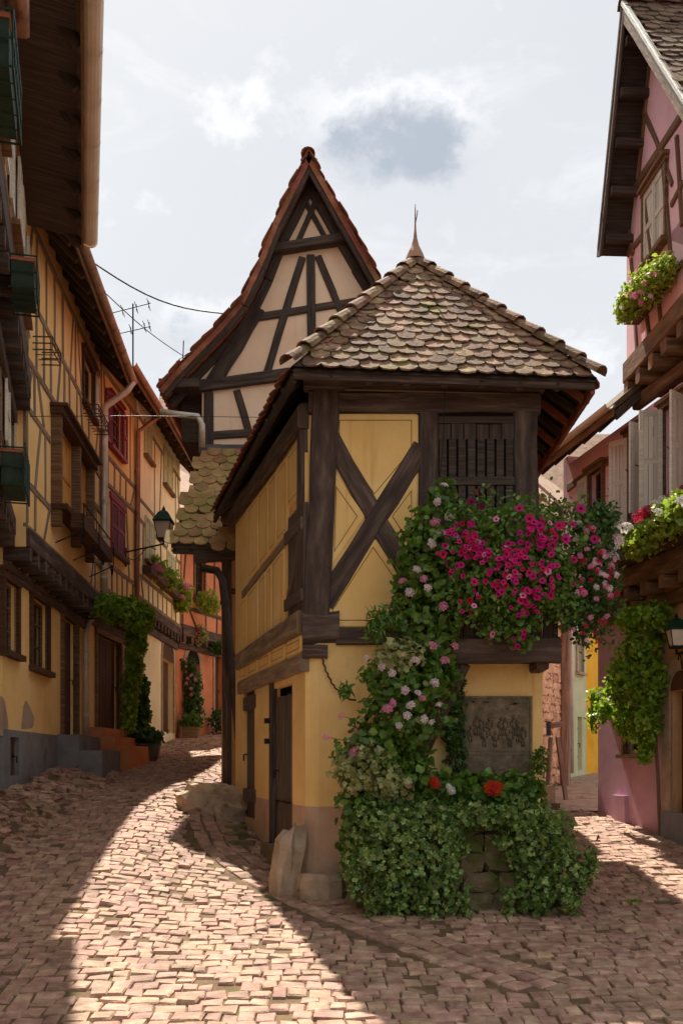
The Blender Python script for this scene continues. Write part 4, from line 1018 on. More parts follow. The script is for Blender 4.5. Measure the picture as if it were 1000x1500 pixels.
for (a, b, c, e) in ((dr2[0] - .14, dr2[0], dr2[2], dr2[3]), (dr2[1], dr2[1] + .14, dr2[2], dr2[3]), (dr2[0] - .2, dr2[1] + .2, dr2[3], dr2[3] + .17)): mb = MB(); FG2.box(mb, a, b, c, e, -.05, .06); mb.build('door_frame', 'brown_timber', h2)
# bare patches where the render has fallen
for pts in ([(31, 1068), (34, 1035), (38, 1025), (44, 1036), (50, 1052), (48, 1066)], [(0, 1078), (0, 1018), (6, 1024), (12, 1060), (11, 1078)]):
    ppanel(FG2, pts, h2, 'bare_render', name='bare_patch', o0=-.01, o1=.012, bev=.006, rad=.06)
win2 = hole(FU2, 121, 136, 508, 600); win2 = (win2[0], win2[1], win2[2], min(win2[3], ZE2 - .25))
ori = (FU2.u(76), FU2.u(126), FU2.z(80, 745), FU2.z(75, 607))
wall(FU2, 0, L2, ZJ2, ZE2 + .5, [win2, ori], h2, 'ochre_plaster', 'upper_wall', th=.3, reveal=.12)
timber_grid(FU2, 0, L2, [ZJ2 + .32, 5.85, 7.0, 7.75, 8.75, ZE2 + .05], h2, 'grey_timber', [win2, (ori[0] - .1, ori[1] + .1, ori[2] - .2, ori[3] + .15)], .62, .095, .12, .3)
jetty(FG2, FU2, .02, L2, ZJ2, h2, 'dark_timber', .5, .3)
window(FU2, *win2, h2, 'door_wood', 2, 3, .08, .08, .08, 'door_wood')
shutter(FU2, win2[1] + .1, win2[1] + .55, win2[2], win2[3], h2, 'white_paint', .03)
# projecting window frame with honey wood shutters
om = (ori[0] + ori[1]) / 2
for u in (ori[0], om + .12, ori[1]): mb = MB(); FU2.box(mb, u - .065, u + .065, ori[2] - .35, ori[3], -.1, .17); mb.build('window_post', 'brown_timber', h2)
for (dz, hh_, pr_) in ((0, .12, .22), (.12, .05, .3)): mb = MB(); FU2.box(mb, ori[0] - .13 - dz * .3, ori[1] + .13 + dz * .3, ori[3] + dz, ori[3] + dz + hh_, -.1, pr_); mb.build('cornice', 'door_wood', h2)
for a, b in ((ori[0] + .09, om + .03), (om + .21, ori[1] - .09)):
    s_ = shutter(FU2.shift(-.02), a, b, ori[2], ori[3], h2, 'honey_wood', .0)
mb = MB(); FU2.box(mb, ori[0] - .09, ori[1] + .09, ori[2] - .08, ori[2] + .02, -.05, .28); mb.build('sill', 'door_wood', h2)
house_roof(FU2, -.1, L2 + .02, ZE2, .62, 4.5, 4.6, h2, 'dark_tile', True, 'old_gutter', .085)
mb = MB(); mb.box([FG2.P(0.02, -.5, -.36), FG2.P(L2, -.5, -.36), FG2.P(L2, -.5, -8), FG2.P(.02, -.5, -8), FG2.P(.02, ZE2, -.36), FG2.P(L2, ZE2, -.36), FG2.P(L2, ZE2, -8), FG2.P(.02, ZE2, -8)]); mb.build('rear_body', 'ochre_plaster', h2)
# downpipe
uD = FU2.u(147) - .02
pipe('downpipe', [FU2.P(L2 - .1, ZE2 - .1, .72), FU2.P(L2 - .12, ZE2 - .3, .6), FU2.P(uD, ZE2 - .62, .12), FU2.P(uD, 9, .1), FU2.P(uD, 6.5, .1), FU2.P(uD, ZJ2 + .25, .1)], .07, 'zinc', h2, [FU2.P(uD, z, .1) for z in (9.0, 7.2, 5.6)])
uD2 = FG2.u(121)
pipe('downpipe', [FU2.P(uD, ZJ2 + .3, .1), FU2.P(uD - .1, ZJ2 + .1, .05), FG2.P(uD2 + .1, ZJ2 - .25, .12), FG2.P(uD2, ZJ2 - .5, .08), FG2.P(uD2, FG2.z(121, 1088), .08)], .065, 'zinc', h2, [FG2.P(uD2, z, .08) for z in (3.9, 2.6)])
# ---- the end bay with the red shutters (same plaster, slightly turned)
h2b = thing('ochre_house', 'narrow ochre half-timbered house with red shutters between grey and red downpipes', 'house', (-5.4, 23, G(-5.2, 23)))
p0 = FU2.P(L2, 0); d2b = (.033, 1); FU2b = Fac((p0.x, p0.y), d2b); pg = FG2.P(L2, 0); FG2b = Fac((pg.x + .05, pg.y), d2b); L2b = 3.1; ZE2b = 10.28
dz_ = hole(FG2b, 141, 176, 935, 1070)
wall(FG2b, .01, L2b, -.2, ZJ2 + .3, [(max(.1, dz_[0]), dz_[1], dz_[2], dz_[3])], h2b, 'yellow_plaster', th=.35, reveal=.18)
dd = plank_door(FG2b.shift(-.09), max(.1, dz_[0]), dz_[1], dz_[2], dz_[3], h2b, 8, 'door_wood', 0, 0, False)
for (a, b, c, e) in ((max(.1, dz_[0]) - .1, max(.1, dz_[0]), dz_[2], dz_[3]), (dz_[1], dz_[1] + .14, dz_[2], dz_[3]), (max(.1, dz_[0]) - .1, dz_[1] + .16, dz_[3], dz_[3] + .2)): mb = MB(); FG2b.box(mb, a, b, c, e, -.1, .05); mb.build('door_frame', 'brown_timber', h2b)
ru, rl = hole(FU2b, 160, 178, 590, 662), hole(FU2b, 162, 182, 740, 812)
wall(FU2b, .01, L2b, ZJ2 + .3, ZE2b + .5, [ru, rl], h2b, 'ochre_plaster', 'upper_wall', th=.3, reveal=.1)
timber_grid(FU2b, .02, L2b, [ZJ2 + .55, 6.0, 7.8, 8.4, ZE2b - .05], h2b, 'grey_timber', [ru, rl], .5, .09, .12, .3)
jetty(FG2b, FU2b, .02, L2b, ZJ2 + .15, h2b, 'dark_timber', .5, .3)
window(FU2b, *ru, h2b, 'red_paint', 2, 3, .05, .08, .06, 'red_paint'); um = (ru[0] + ru[1]) / 2
for s in (-1, 1): a = ru[0] - .4 if s < 0 else ru[1] + .02; shutter(FU2b, a, a + .36, ru[2], ru[3], h2b, 'red_paint', .03, True)
um = (rl[0] + rl[1]) / 2
for a, b in ((rl[0], um - .005), (um + .005, rl[1])): shutter(FU2b, a, b, rl[2], rl[3], h2b, 'red_paint', .0, True)
mb = MB(); FU2b.box(mb, rl[0] - .1, rl[1] + .1, rl[3], rl[3] + .14, -.02, .05); mb.build('lintel', 'red_paint', h2b)
mb = MB(); FU2b.box(mb, rl[0] - .1, rl[1] + .1, rl[2] - .1, rl[2], -.02, .12); mb.build('sill', 'door_wood', h2b)
house_roof(FU2b, 0.02, L2b, ZE2b, .62, 4.5, 4.6, h2b, 'dark_tile', True, 'copper', .085)
mb = MB(); mb.box([FG2b.P(0.02, -.5, -.36), FG2b.P(L2b, -.5, -.36), FG2b.P(L2b, -.5, -8), FG2b.P(.02, -.5, -8), FG2b.P(.02, ZE2b, -.36), FG2b.P(L2b, ZE2b, -.36), FG2b.P(L2b, ZE2b, -8), FG2b.P(.02, ZE2b, -8)]); mb.build('rear_body', 'ochre_plaster', h2b)
pipe('downpipe', [FU2b.P(L2b - .05, ZE2b - .1, .65), FU2b.P(L2b - .03, ZE2b - .5, .1), FU2b.P(L2b - .03, 7, .08), FU2b.P(L2b - .03, ZJ2 + .4, .08)], .06, 'copper', h2b, [FU2b.P(L2b - .03, z, .08) for z in (8.8, 6.6)])
# steps
def steps(name, label, F, u0, u1, zt, n, mat, tread=.3, rise=.17, cat='steps'):
    t = thing(name, label, cat, tuple(F.P((u0 + u1) / 2, zt - n * rise, .2)))
    for i in range(n):
        mb = MB(); F.box(mb, u0, u1 + i * .0, -.4, zt - i * rise, .004 + i * tread, (i + 1) * tread); mb.build('step', mat, t)
    return t
steps('door_steps', 'grey rendered doorstep block below the brown door of the long yellow house', FG2, dr2[0] - .45, dr2[1] + .5, dr2[2], 2, 'grey_plinth', .42, .3)
ts = steps('door_steps', 'terracotta orange steps below the wide brown door beside the vine', FG2b, .05, dz_[1] + .35, dz_[2] + .02, 3, 'terracotta_plaster', .3, .2)
mb = MB(); FG2.box(mb, uD2 + .15, L2 - .01, -.3, FG2.z(131, 1040), .004, .05); mb.build('plinth', 'terracotta_plaster', h2)

# ================================================================ left row: pale house with the arch and green shutters
h3 = thing('pale_house', 'pale yellow house with green shutters and an arched doorway', 'house', (-5.2, 28, G(-5, 28)))
FU3 = Fac((-5.08, 24.63), (.02, 1)); FG3 = Fac((-5.22, 24.63), (.02, 1)); L3 = 5.85; ZJ3 = 5.42; ZE3 = 10.35
ar = (FG3.u(237.5), FG3.u(254), FG3.z(246, 1073), FG3.z(246, 968)); wA = ar[1] - ar[0]
wall(FG3, 0, L3, 0, ZJ3 + .02, [ar], h3, 'pale_plaster', th=.3, reveal=.25)
def arch(F, u0, u1, z0, z1, parent, mat, fill, trim=.16, o=.03, boards_n=4):
    """round-headed doorway: stone surround voussoirs, filled head and boarded leaf"""
    r = (u1 - u0) / 2; c = (u0 + u1) / 2; n = 9
    for s, (a, b) in enumerate(((u0 - trim, u0), (u1, u1 + trim))):
        z = z0
        while z < z1 - .01: h = min(.38, z1 - z); mb = MB(); F.box(mb, a, b, z + .004, z + h - .004, -.02, o); mb.build('jamb_stone', mat, parent); z += h
    for i in range(n):
        t0, t1 = math.pi * i / n + .008, math.pi * (i + 1) / n - .008; q = [(c + r * math.cos(t0), z1 + r * math.sin(t0)), (c + (r + trim) * math.cos(t0), z1 + (r + trim) * math.sin(t0)), (c + (r + trim) * math.cos(t1), z1 + (r + trim) * math.sin(t1)), (c + r * math.cos(t1), z1 + r * math.sin(t1))]
        MB().box([F.P(*p, -.02) for p in q] + [F.P(*p, o) for p in q]).build('arch_stone', mat, parent)
    hd = MB(); pts = [(c + r * math.cos(math.pi * i / 14), z1 + r * math.sin(math.pi * i / 14)) for i in range(15)]; hd.add([F.P(*p, .012) for p in pts], [tuple(range(15))]); hd.build('arch_head', fill, parent)
    mb = MB(); F.box(mb, u0, u1, z0, z1, -.22, -.2); dr = mb.build('door', 'dark_inside', parent)
    boards(F, u0 + .01, u1 - .01, z0, z1 - .0, dr, 'door_wood', boards_n, 'plank', -.2, -.16)
arch(FG3, ar[0], ar[1], ar[2], ar[3], h3, 'stone_trim', 'door_wood')
g3 = [hole(FU3, 211, 222, 622, 672), hole(FU3, 239, 252, 660, 716), hole(FU3, 212, 226, 762, 825), hole(FU3, 244, 257, 812, 860)]
wall(FU3, 0, L3, ZJ3, ZE3 + .5, g3, h3, 'pale_plaster', 'upper_wall', th=.3, reveal=.1)
timber_grid(FU3, 0, L3, [ZJ3 + .3, 6.3, 7.7, 8.2, ZE3 - .1], h3, 'grey_timber', g3, .75, .08, .11, .2)
jetty(FG3, FU3, .02, L3, ZJ3, h3, 'dark_timber', .45, .28)
for i, h in enumerate(g3):
    window(FU3, *h, h3, 'brown_timber', 2, 3, .06, .08); um = (h[0] + h[1]) / 2
    for a, b in ((h[0], um), (um + .01, h[1])): shutter(FU3, a, b, h[2], h[3], h3, 'green_paint', .0)
house_roof(FU3, 0.02, L3, ZE3, .68, 4.5, 4.6, h3, 'dark_tile', True, 'copper', .085)
mb = MB(); mb.box([FG3.P(0.02, 0, -.36), FG3.P(L3, 0, -.36), FG3.P(L3, 0, -8), FG3.P(.02, 0, -8), FG3.P(.02, ZE3, -.36), FG3.P(L3, ZE3, -.36), FG3.P(L3, ZE3, -8), FG3.P(.02, ZE3, -8)]); mb.build('rear_body', 'pale_plaster', h3)
# ================================================================ left row: orange house at the bend
h4 = thing('orange_house', 'rust orange half-timbered house at the bend of the left street', 'house', (-4.5, 33, G(-4.5, 33)))
FU4 = Fac((-4.93, 30.6), (.33, 1)); FG4 = Fac((-5.1, 30.6), (.33, 1)); L4 = 9.; ZJ4 = 5.5; ZE4 = 8.6
a4 = (FG4.u(273), FG4.u(292), FG4.z(283, 1066), FG4.z(283, 972)); w4 = hole(FU4, 285, 299, 805, 878); d4 = (FG4.u(314), FG4.u(326), FG4.z(320, 1062), FG4.z(320, 960))
wall(FG4, 0, L4, 1, ZJ4 + .02, [a4, d4], h4, 'orange_plaster', th=.3, reveal=.25)
arch(FG4, *a4, h4, 'stone_trim', 'dark_inside', .2)
plank_door(FG4.shift(-.1), *d4, h4, 4, 'door_wood', 0, 0, False)
for a, b in ((d4[0] - .12, d4[0]), (d4[1], d4[1] + .12)): mb = MB(); FG4.box(mb, a, b, d4[2], d4[3], -.03, .04); mb.build('door_frame', 'stone_trim', h4)
wall(FU4, 0, L4, ZJ4, ZE4 + .4, [w4], h4, 'orange_plaster', 'upper_wall', th=.3, reveal=.1)
window(FU4, *w4, h4, 'door_wood', 2, 3, .06, .08, .08, 'brown_timber')
timber_grid(FU4, 0, L4, [ZJ4 + .3, 6.4, ZE4 - .1], h4, 'dark_timber', [w4], .8, .11, .13, .35)
jetty(FG4, FU4, .02, L4, ZJ4, h4, 'dark_timber', .5, .28)
house_roof(FU4, 0.02, L4, ZE4, .5, 4, 4, h4, 'far_tile', True, None)
mb = MB(); mb.box([FG4.P(0.02, 0, -.36), FG4.P(L4, 0, -.36), FG4.P(L4, 0, -8), FG4.P(.02, 0, -8), FG4.P(.02, ZE4, -.36), FG4.P(L4, ZE4, -.36), FG4.P(L4, ZE4, -8), FG4.P(.02, ZE4, -8)]); mb.build('rear_body', 'orange_plaster', h4)
# a pinkish house closing the view above the orange one
h5 = thing('far_rosy_house', 'far rose-coloured house glimpsed above the orange house at the street bend', 'house', (-4, 42, 2.8))
F5 = Fac((-7.5, 41), (1, .1)); w5 = hole(F5, 268, 280, 690, 735)
wall(F5, 0, 12, 2, 13.2, [w5], h5, 'pink_plaster', th=.3); window(F5, *w5, h5, 'brown_timber', 2, 3)
timber_grid(F5, 0, 12, [9, 10.5, 12, 13], h5, 'brown_timber', [w5], .9, .14, .16, .2)
house_roof(F5, -.3, 12.3, 13.2, .5, 4, 5, h5, 'far_tile', True, None)
# ================================================================ gabled house behind the dovecote
YGH = 19.0; FH = Fac((0, YGH), (1, 0), 1)
gh = thing('gabled_house', 'tall salmon half-timbered house with a pointed gable and sweeping red roof edge', 'house', (-.6, 21, G(-.5, 19)))
lv = [(452, 219), (425, 272), (400, 322), (376, 383), (350, 437), (322, 470), (296, 497), (262, 532), (232, 566)]
rv = [(452, 219), (480, 268), (508, 318), (535, 365), (562, 413), (590, 460), (620, 505), (655, 545), (690, 580)]
FHv = Fac((0, YGH - .5), (1, 0), 1); LV = [FHv.q(x, y + 4) for x, y in lv]; RV = [FHv.q(x, y + 4) for x, y in rv]
# gable wall
def shrink(p, du, dz=0.): return (p[0] + du, p[1] + dz)
Lw = [shrink(p, .16, -.1) for p in LV[1:]]; Rw = [shrink(p, -.16, -.1) for p in RV[1:]]
zb = FH.z(400, 655)
uL = FH.u(296); uR = FH.u(640)
pts = [(LV[0][0], LV[0][1] - .3)] + Lw[:-1] + [(FH.u(262), FH.z(262, 562)), (uL, FH.z(296, 570)), (uL, zb), (uR, zb)] + Rw[-2::-1]
mb = MB(); mb.add([FH.P(u, z) for u, z in pts], [tuple(range(len(pts)))]); mb.add([FH.P(u, z, -.25) for u, z in pts], [tuple(reversed(range(len(pts))))]); mb.build('gable_wall', 'salmon_plaster', gh)
# roof sheets, following the swept verge
YB = 27.5
def verge(vs, sgn):
    mb = MB(); t = .1
    for (a, b) in zip(vs, vs[1:]):
        q = [Vector((a[0], YGH - .48, a[1])), Vector((b[0], YGH - .48, b[1])), Vector((b[0], YB, b[1])), Vector((a[0], YB, a[1]))]
        nn = Vector((b[1] - a[1], 0, -(b[0] - a[0]))).normalized(); nn = nn if nn.z > 0 else -nn
        mb.box([p - nn * t for p in q] + q)
    return mb.build('roof', 'red_tile', gh)
for vs, sgn in ((LV, -1), (RV, 1)):
    rf = verge(vs, sgn)
    for i, (a, b) in enumerate(zip(vs, vs[1:])):
        P0 = Vector((b[0], YGH - .52, b[1])); P1 = Vector((b[0], YGH + 1.0, b[1])); T0 = Vector((a[0], YGH - .52, a[1])); V = (T0 - P0); H = V.length
        U = (P1 - P0)
        tiles(P0, U, V, U.length, H, lambda u, v, H=H, i=i: v < H - (.16 if i == 0 else .02) and 0 <= u < 1.5, .2, .17, 'red_tile', rf, 0, 'verge_tile', .09)
    # barge boards and inner rafter pair
    for (a, b) in zip(vs, vs[1:]):
        nn = Vector((b[1] - a[1], -(b[0] - a[0]))).normalized(); nn = nn if nn.y > 0 else -nn
        a2 = Vector(a) - nn * .13; b2 = Vector(b) - nn * .13
        fbeam(FH, a2, b2, .1, gh, 'black_timber', 'barge_board', o0=.38, o1=.44)
        a3 = Vector(a) - nn * .2; b3 = Vector(b) - nn * .2
        fbeam(FH, a3, b3, .16, gh, 'black_timber', 'rafter', o0=-.04, o1=.07)
K = dict(parent=gh, mat='black_timber')
pbeam(FH, 400, 370, 513, 352, 13, o1=.2, name='collar_beam', **K)
pbeam(FH, 440, 283, 478, 352, 7, name='brace', o1=.05, **K); pbeam(FH, 471, 276, 436, 356, 7, name='brace', o1=.056, **K)
pbeam(FH, 372, 466, 535, 440, 11, name='rail', o1=.05, **K)
pbeam(FH, 263, 571, 425, 549, 17, name='tie_beam', o1=.1, **K); pbeam(FH, 425, 549, 640, 545, 17, name='tie_beam', o1=.09, **K)
pbeam(FH, 455, 375, 457, 548, 12, name='post', o1=.06, **K)
pbeam(FH, 443, 378, 417, 460, 11, name='post', o1=.045, **K); pbeam(FH, 417, 460, 390, 550, 11, name='post', o1=.045, **K)
pbeam(FH, 466, 376, 488, 430, 10, name='post', o1=.045, **K); pbeam(FH, 488, 430, 520, 510, 10, name='post', o1=.045, **K)
pbeam(FH, 378, 452, 313, 562, 22, name='brace', o1=.075, **K); pbeam(FH, 530, 440, 575, 545, 20, name='brace', o1=.075, **K)
pbeam(FH, 306, 575, 306, 655, 14, name='post', o1=.06, **K); pbeam(FH, 347, 572, 368, 645, 11, name='brace', o1=.04, **K)
pbeam(FH, 310, 638, 420, 632, 12, name='rail', o1=.045, **K)
ridge_caps(Vector((LV[0][0], YGH - .56, LV[0][1] - .02)), Vector((LV[0][0], YGH + 6, LV[0][1] - .02)), 'red_tile', gh, .12, .4)
# dark boarded underside of the overhang at left
mb = MB(); FH.box(mb, FH.u(238), uL, FH.z(280, 578), FH.z(280, 566), -1.5, .4); mb.build('soffit', 'black_timber', gh)
mb = MB(); FH.box(mb, FH.u(262), uL, FH.z(280, 640), FH.z(280, 578), -3.6, -.3); mb.build('eave_boards', 'black_timber', gh)
# body
xL = FH.u(322)
mb = MB(); mb.abox(xL, uR, YGH + .26, YB - .2, .2, zb + .3); mb.build('lower_wall', 'brown_plaster', gh)
mb = MB(); mb.abox(uL, uR, YGH + .26, YB - .2, zb + .3, FH.z(300, 572)); mb.build('upper_body', 'salmon_plaster', gh)
mb = MB(); FH.box(mb, uL - .05, uR, zb - .14, zb + .02, 0, .1); mb.build('flashing', 'lead', gh)
pipe('downpipe', [at(236, 603, 18.6), at(262, 607, 18.55), at(290, 610, 18.5), at(296, 622, 18.5), at(296, 655, 18.6)], .06, 'zinc', gh)
# ---- lean-to with scale tiles, tucked between the two
ln = thing('lean_to', 'low lean-to with greenish scalloped roof tiles between dovecote and gabled house', 'annex', (-2.1, 17.8, G(-2, 17.5)))
T0, T1 = at(300, 664, 18.85), at(420, 660, 18.85); E0, E1 = at(251, 796, 17.45), at(372, 800, 17.45)
mb = MB(); slab(mb, [E0, E1, T1, T0], .08); lr = mb.build('roof', 'black_timber', ln)
def quad_tiles(E0, E1, T0, T1, w, ex, mat, parent, indiv):
    U = (E1 - E0).normalized(); N = U.cross(T0 - E0).normalized(); N = N if N.z > 0 else -N; V = N.cross(U); V = V if V.z > 0 else -V
    H = (T0 - E0).dot(V); s0 = (T0 - E0).dot(U); L = (E1 - E0).length; s1 = (T1 - E0).dot(U)
    tiles(E0 - V * .05, U, V, max(L, s1), H, lambda u, v: v < H - .03 and s0 * v / H - .02 < u < L + (s1 - L) * v / H, w, ex, mat, parent, indiv)
quad_tiles(E0, E1, T0, T1, .26, .2, 'green_tile', lr, 200)
E2, E3 = at(320, 806, 17.0), at(372, 806, 17.0); T2, T3 = at(330, 742, 17.4), at(380, 735, 17.4)
mb = MB(); slab(mb, [E2, E3, T3, T2], .07); lr2 = mb.build('lower_roof', 'black_timber', ln)
quad_tiles(E2, E3, T2, T3, .26, .19, 'green_tile', lr2, 40)
FLN = Fac((0, 17.6), (1, 0), 1); a, b = FLN.u(326), FLN.u(385)
mb = MB(); mb.abox(a, b, 17.6, 19.2, .3, FLN.z(340, 815)); mb.build('wall', 'brown_plaster', ln)
fbeam(FLN, (a + .08, .4), (a + .08, FLN.z(330, 800)), .16, ln, 'dark_timber', 'post', o1=.05)
fbeam(FLN, (a, FLN.z(340, 866)), (b, FLN.z(340, 866)), .1, ln, 'dark_timber', 'rail', o1=.03)
fbeam(FLN, (a - .5, FLN.z(340, 815)), (b, FLN.z(340, 812)), .2, ln, 'dark_timber', 'wall_plate', o0=-.1, o1=.12)
MB().beam(E0 + Vector((.02, .06, -.1)), E1 + Vector((0, .06, -.1)), .05, .14).build('fascia', 'dark_timber', lr)
for i in range(6):
    t = i / 5; p = E0.lerp(E1, t) + Vector((.05, .05, -.14)); q = T0.lerp(T1, t) + Vector((0, 0, -.14)); MB().beam(p, q, .08, .1).build('rafter', 'black_timber', lr)
dp = [at(296, 832, 17.2), at(318, 836, 17.15), at(326, 850, 17.1), at(338, 960, 16.95), at(350, 1084, 16.8)]
pipe('downpipe', dp, .07, 'old_pipe', ln, [dp[2].lerp(dp[3], .3), dp[3]])
# ================================================================ right: pink house
ph = thing('pink_house', 'pink half-timbered house with a street gable and purple ground floor at the right edge', 'house', (5.2, 14, G(4.8, 14)))
dp_ = (-.186, 1)
FPg = Fac((4.35 - .186 * (13 - 16.3), 13), dp_, -1); FP1 = Fac((7.13 - .186 * 13, 13), dp_, -1); FP2 = Fac((4.26 - .05 * (13 - 14.4), 13), (-.05, 1), -1)
ZP1, ZP2 = 4.25, 7.23
ugE = FPg.at_y(16.4); ug0 = FPg.at_y(8)
arp = (FPg.u(1012), FPg.u(982), FPg.z(1000, 1215), FPg.z(1000, 1010)) ; arp = (min(arp[0], arp[1]), max(arp[0], arp[1]), arp[2], arp[3])
wpp = (FPg.u(945), FPg.u(916), FPg.z(930, 1105), FPg.z(930, 1040))
uo = FPg.u(972)
wall(FPg, uo, ugE, 0, ZP1 + .02, [wpp], ph, 'purple_plaster', th=.35, reveal=.12)
wall(FPg, ug0, uo, 0, ZP1 + .02, [arp], ph, 'brown_plaster', th=.35, reveal=.2)
window(FPg, *wpp, ph, 'white_paint', 2, 2, .08, .06, .06, 'grey_timber')
arch(FPg, *arp, ph, 'stone_trim', 'door_wood', .2)
# end return of the ground floor and bearing stone
eg = Fac(tuple(FPg.P(ugE, 0).xy), (1, .19), 1); wall(eg, 0, 4, 0, ZP1, [], ph, 'purple_plaster', th=.2)
mb = MB(); FPg.box(mb, FPg.u(920), FPg.u(901), 0, FPg.z(910, 1165), .003, .07); mb.build('corner_plinth', 'purple_plaster', ph)
mb = MB(); FPg.box(mb, ug0, FPg.u(975), 0, FPg.z(990, 1190), .003, .09); mb.build('plinth', 'grey_plinth', ph)
# first floor
u1E = FP1.at_y(17.2); u10 = FP1.at_y(8)
wa = hole(FP1, 985, 965, 590, 740); wa = (wa[1] if wa[1] < wa[0] else wa[0], max(wa[0], wa[1]), wa[2], wa[3])
def holeR(F, xa, xb, yt, yb): h = hole(F, xa, xb, yt, yb); return (min(h[0], h[1]), max(h[0], h[1]), h[2], h[3])
wa = holeR(FP1, 1003, 972, 590, 742); wb = holeR(FP1, 947, 921, 632, 762); wc = holeR(FP1, 883, 864, 690, 770)
wall(FP1, u10, u1E, ZP1, 6.75, [wa, wb, wc], ph, 'pink_plaster', 'upper_wall', th=.3, reveal=.14)
er = Fac(tuple(FP1.P(u1E, 0).xy), (1, .19), 1); wall(er, 0, 4, ZP1, 6.9, [], ph, 'pink_plaster', 'upper_wall', th=.2)
timber_grid(FP1, u10, u1E, [ZP1 + .35, 5.0, 6.35], ph, 'brown_timber', [wa, wb, wc], .62, .12, .15, .15, .025)
for w_ in (wa, wb, wc): window(FP1, *w_, ph, 'door_wood', 2, 3, .1, .08, .07, 'brown_timber')
jetty(FPg, FP1, u10, u1E, ZP1 - .02, ph, 'brown_timber', .55, .3)
def open_shutter(F, u, z0, z1, parent, mat, w=.42, ang=80, swing=1):
    """a leaf standing open at an angle on its hinge side"""
    h = F.P(u, 0, .03); a = math.radians(ang); dr_ = F.d * (math.cos(a) * swing) + F.n * math.sin(a); f = Fac((h.x, h.y), (dr_.x, dr_.y), 1)
    s_ = shutter(f, 0, w, z0, z1, parent, mat, -.018)
    MB().tube([f.P(w * .9, z0 + (z1 - z0) * .45, .02), f.P(w + .05, z0 + (z1 - z0) * .45 + .03, .03)], .008, 5).build('latch', 'iron', s_)
    return s_
for w_, aa, bb in ((wa, 75, 60), (wb, 30, 70)):
    open_shutter(FP1, w_[1], w_[2], w_[3], ph, 'white_paint', .32, aa, 1); open_shutter(FP1, w_[0], w_[2], w_[3], ph, 'white_paint', .32, bb, -1)
shutter(FP1, wc[1] + .02, wc[1] + .4, wc[2], wc[3], ph, 'cream_paint' if 'cream_paint' in M else 'white_paint', .03)
# second floor and gable
u2E = FP2.at_y(14.75); u20 = FP2.at_y(9)
FV = FP2.shift(.45)
va, vb, vc = FV.q(875, 366), FV.q(910, 6), FV.q(1000, 150)
sl2 = (vb[1] - vc[1]) / (vb[0] - vc[0]); vc2 = (vb[0] - 4.0, vb[1] - sl2 * 4.0)
gp = [(u20, ZP2), (u2E, ZP2), (u2E - .02, va[1] + .35), (vb[0], vb[1] - .2), (u20, vb[1] - .2 - sl2 * (vb[0] - u20))]
wg = holeR(FP2, 976, 945, 262, 372)
wall(FP2, u20, u2E, ZP2, wg[2], [], ph, 'pink_plaster', 'gable_wall', th=.25)
mb = MB()
def poly_wall(F, P, par, mat, nm): m = MB(); m.add([F.P(u, z) for u, z in P], [tuple(range(len(P)))]); m.add([F.P(u, z, -.2) for u, z in P], [tuple(reversed(range(len(P))))]); return m.build(nm, mat, par)
def gz_top(u): return vb[1] - .2 - (sl2 * (vb[0] - u) if u < vb[0] else (vb[1] - va[1] - .4) / (va[0] - vb[0]) * (u - vb[0]))
poly_wall(FP2, [(u20, wg[2]), (wg[0], wg[2]), (wg[0], gz_top(wg[0])), (u20, gz_top(u20))], ph, 'pink_plaster', 'gable_wall')
poly_wall(FP2, [(wg[1], wg[2]), (u2E, wg[2]), (u2E, gz_top(u2E)), (max(vb[0], wg[1]), gz_top(max(vb[0], wg[1]))), (wg[1], gz_top(wg[1]))][:5], ph, 'pink_plaster', 'gable_wall')
tp = [(wg[0], wg[3]), (wg[1], wg[3]), (wg[1], gz_top(wg[1]))] + ([(vb[0], gz_top(vb[0]))] if wg[0] < vb[0] < wg[1] else []) + [(wg[0], gz_top(wg[0]))]
poly_wall(FP2, tp, ph, 'pink_plaster', 'gable_wall')
window(FP2, *wg, ph, 'brown_timber', 2, 3, .1, .06, .06, 'brown_timber')
um = (wg[0] + wg[1]) / 2
for a, b in ((wg[0], um), (um + .01, wg[1])): shutter(FP2.shift(-.02), a, b, wg[2], wg[3], ph, 'white_paint', .02)
K = dict(parent=ph, mat='brown_timber', o1=.035)
jetty(FP1, FP2, u20, u2E, ZP2 - .02, ph, 'brown_timber', .5, .32)
pbeam(FP2, 908, 308, 1000, 166, 15, name='rail', **K); pbeam(FP2, 927, 128, 962, 207, 8, name='brace', **K); pbeam(FP2, 962, 207, 985, 270, 8, name='brace', **K)
pbeam(FP2, 952, 95, 936, 262, 6, name='post', **K); pbeam(FP2, 943, 270, 956, 385, 8, name='post', **K); pbeam(FP2, 972, 240, 985, 400, 8, name='post', **K)
pbeam(FP2, 920, 372, 942, 344, 10, name='rail', **K); pbeam(FP2, 984, 300, 1000, 268, 10, name='rail', **K); pbeam(FP2, 916, 310, 928, 372, 8, name='post', **K); pbeam(FP2, 925, 380, 935, 540, 8, name='post', **K); pbeam(FP2, 948, 465, 957, 525, 8, name='post', **K)
pbeam(FP2, 926, 468, 1000, 385, 9, name='rail', **K); pbeam(FP2, 966, 440, 972, 520, 7, name='post', **K); pbeam(FP2, 992, 200, 1000, 330, 8, name='post', **K)
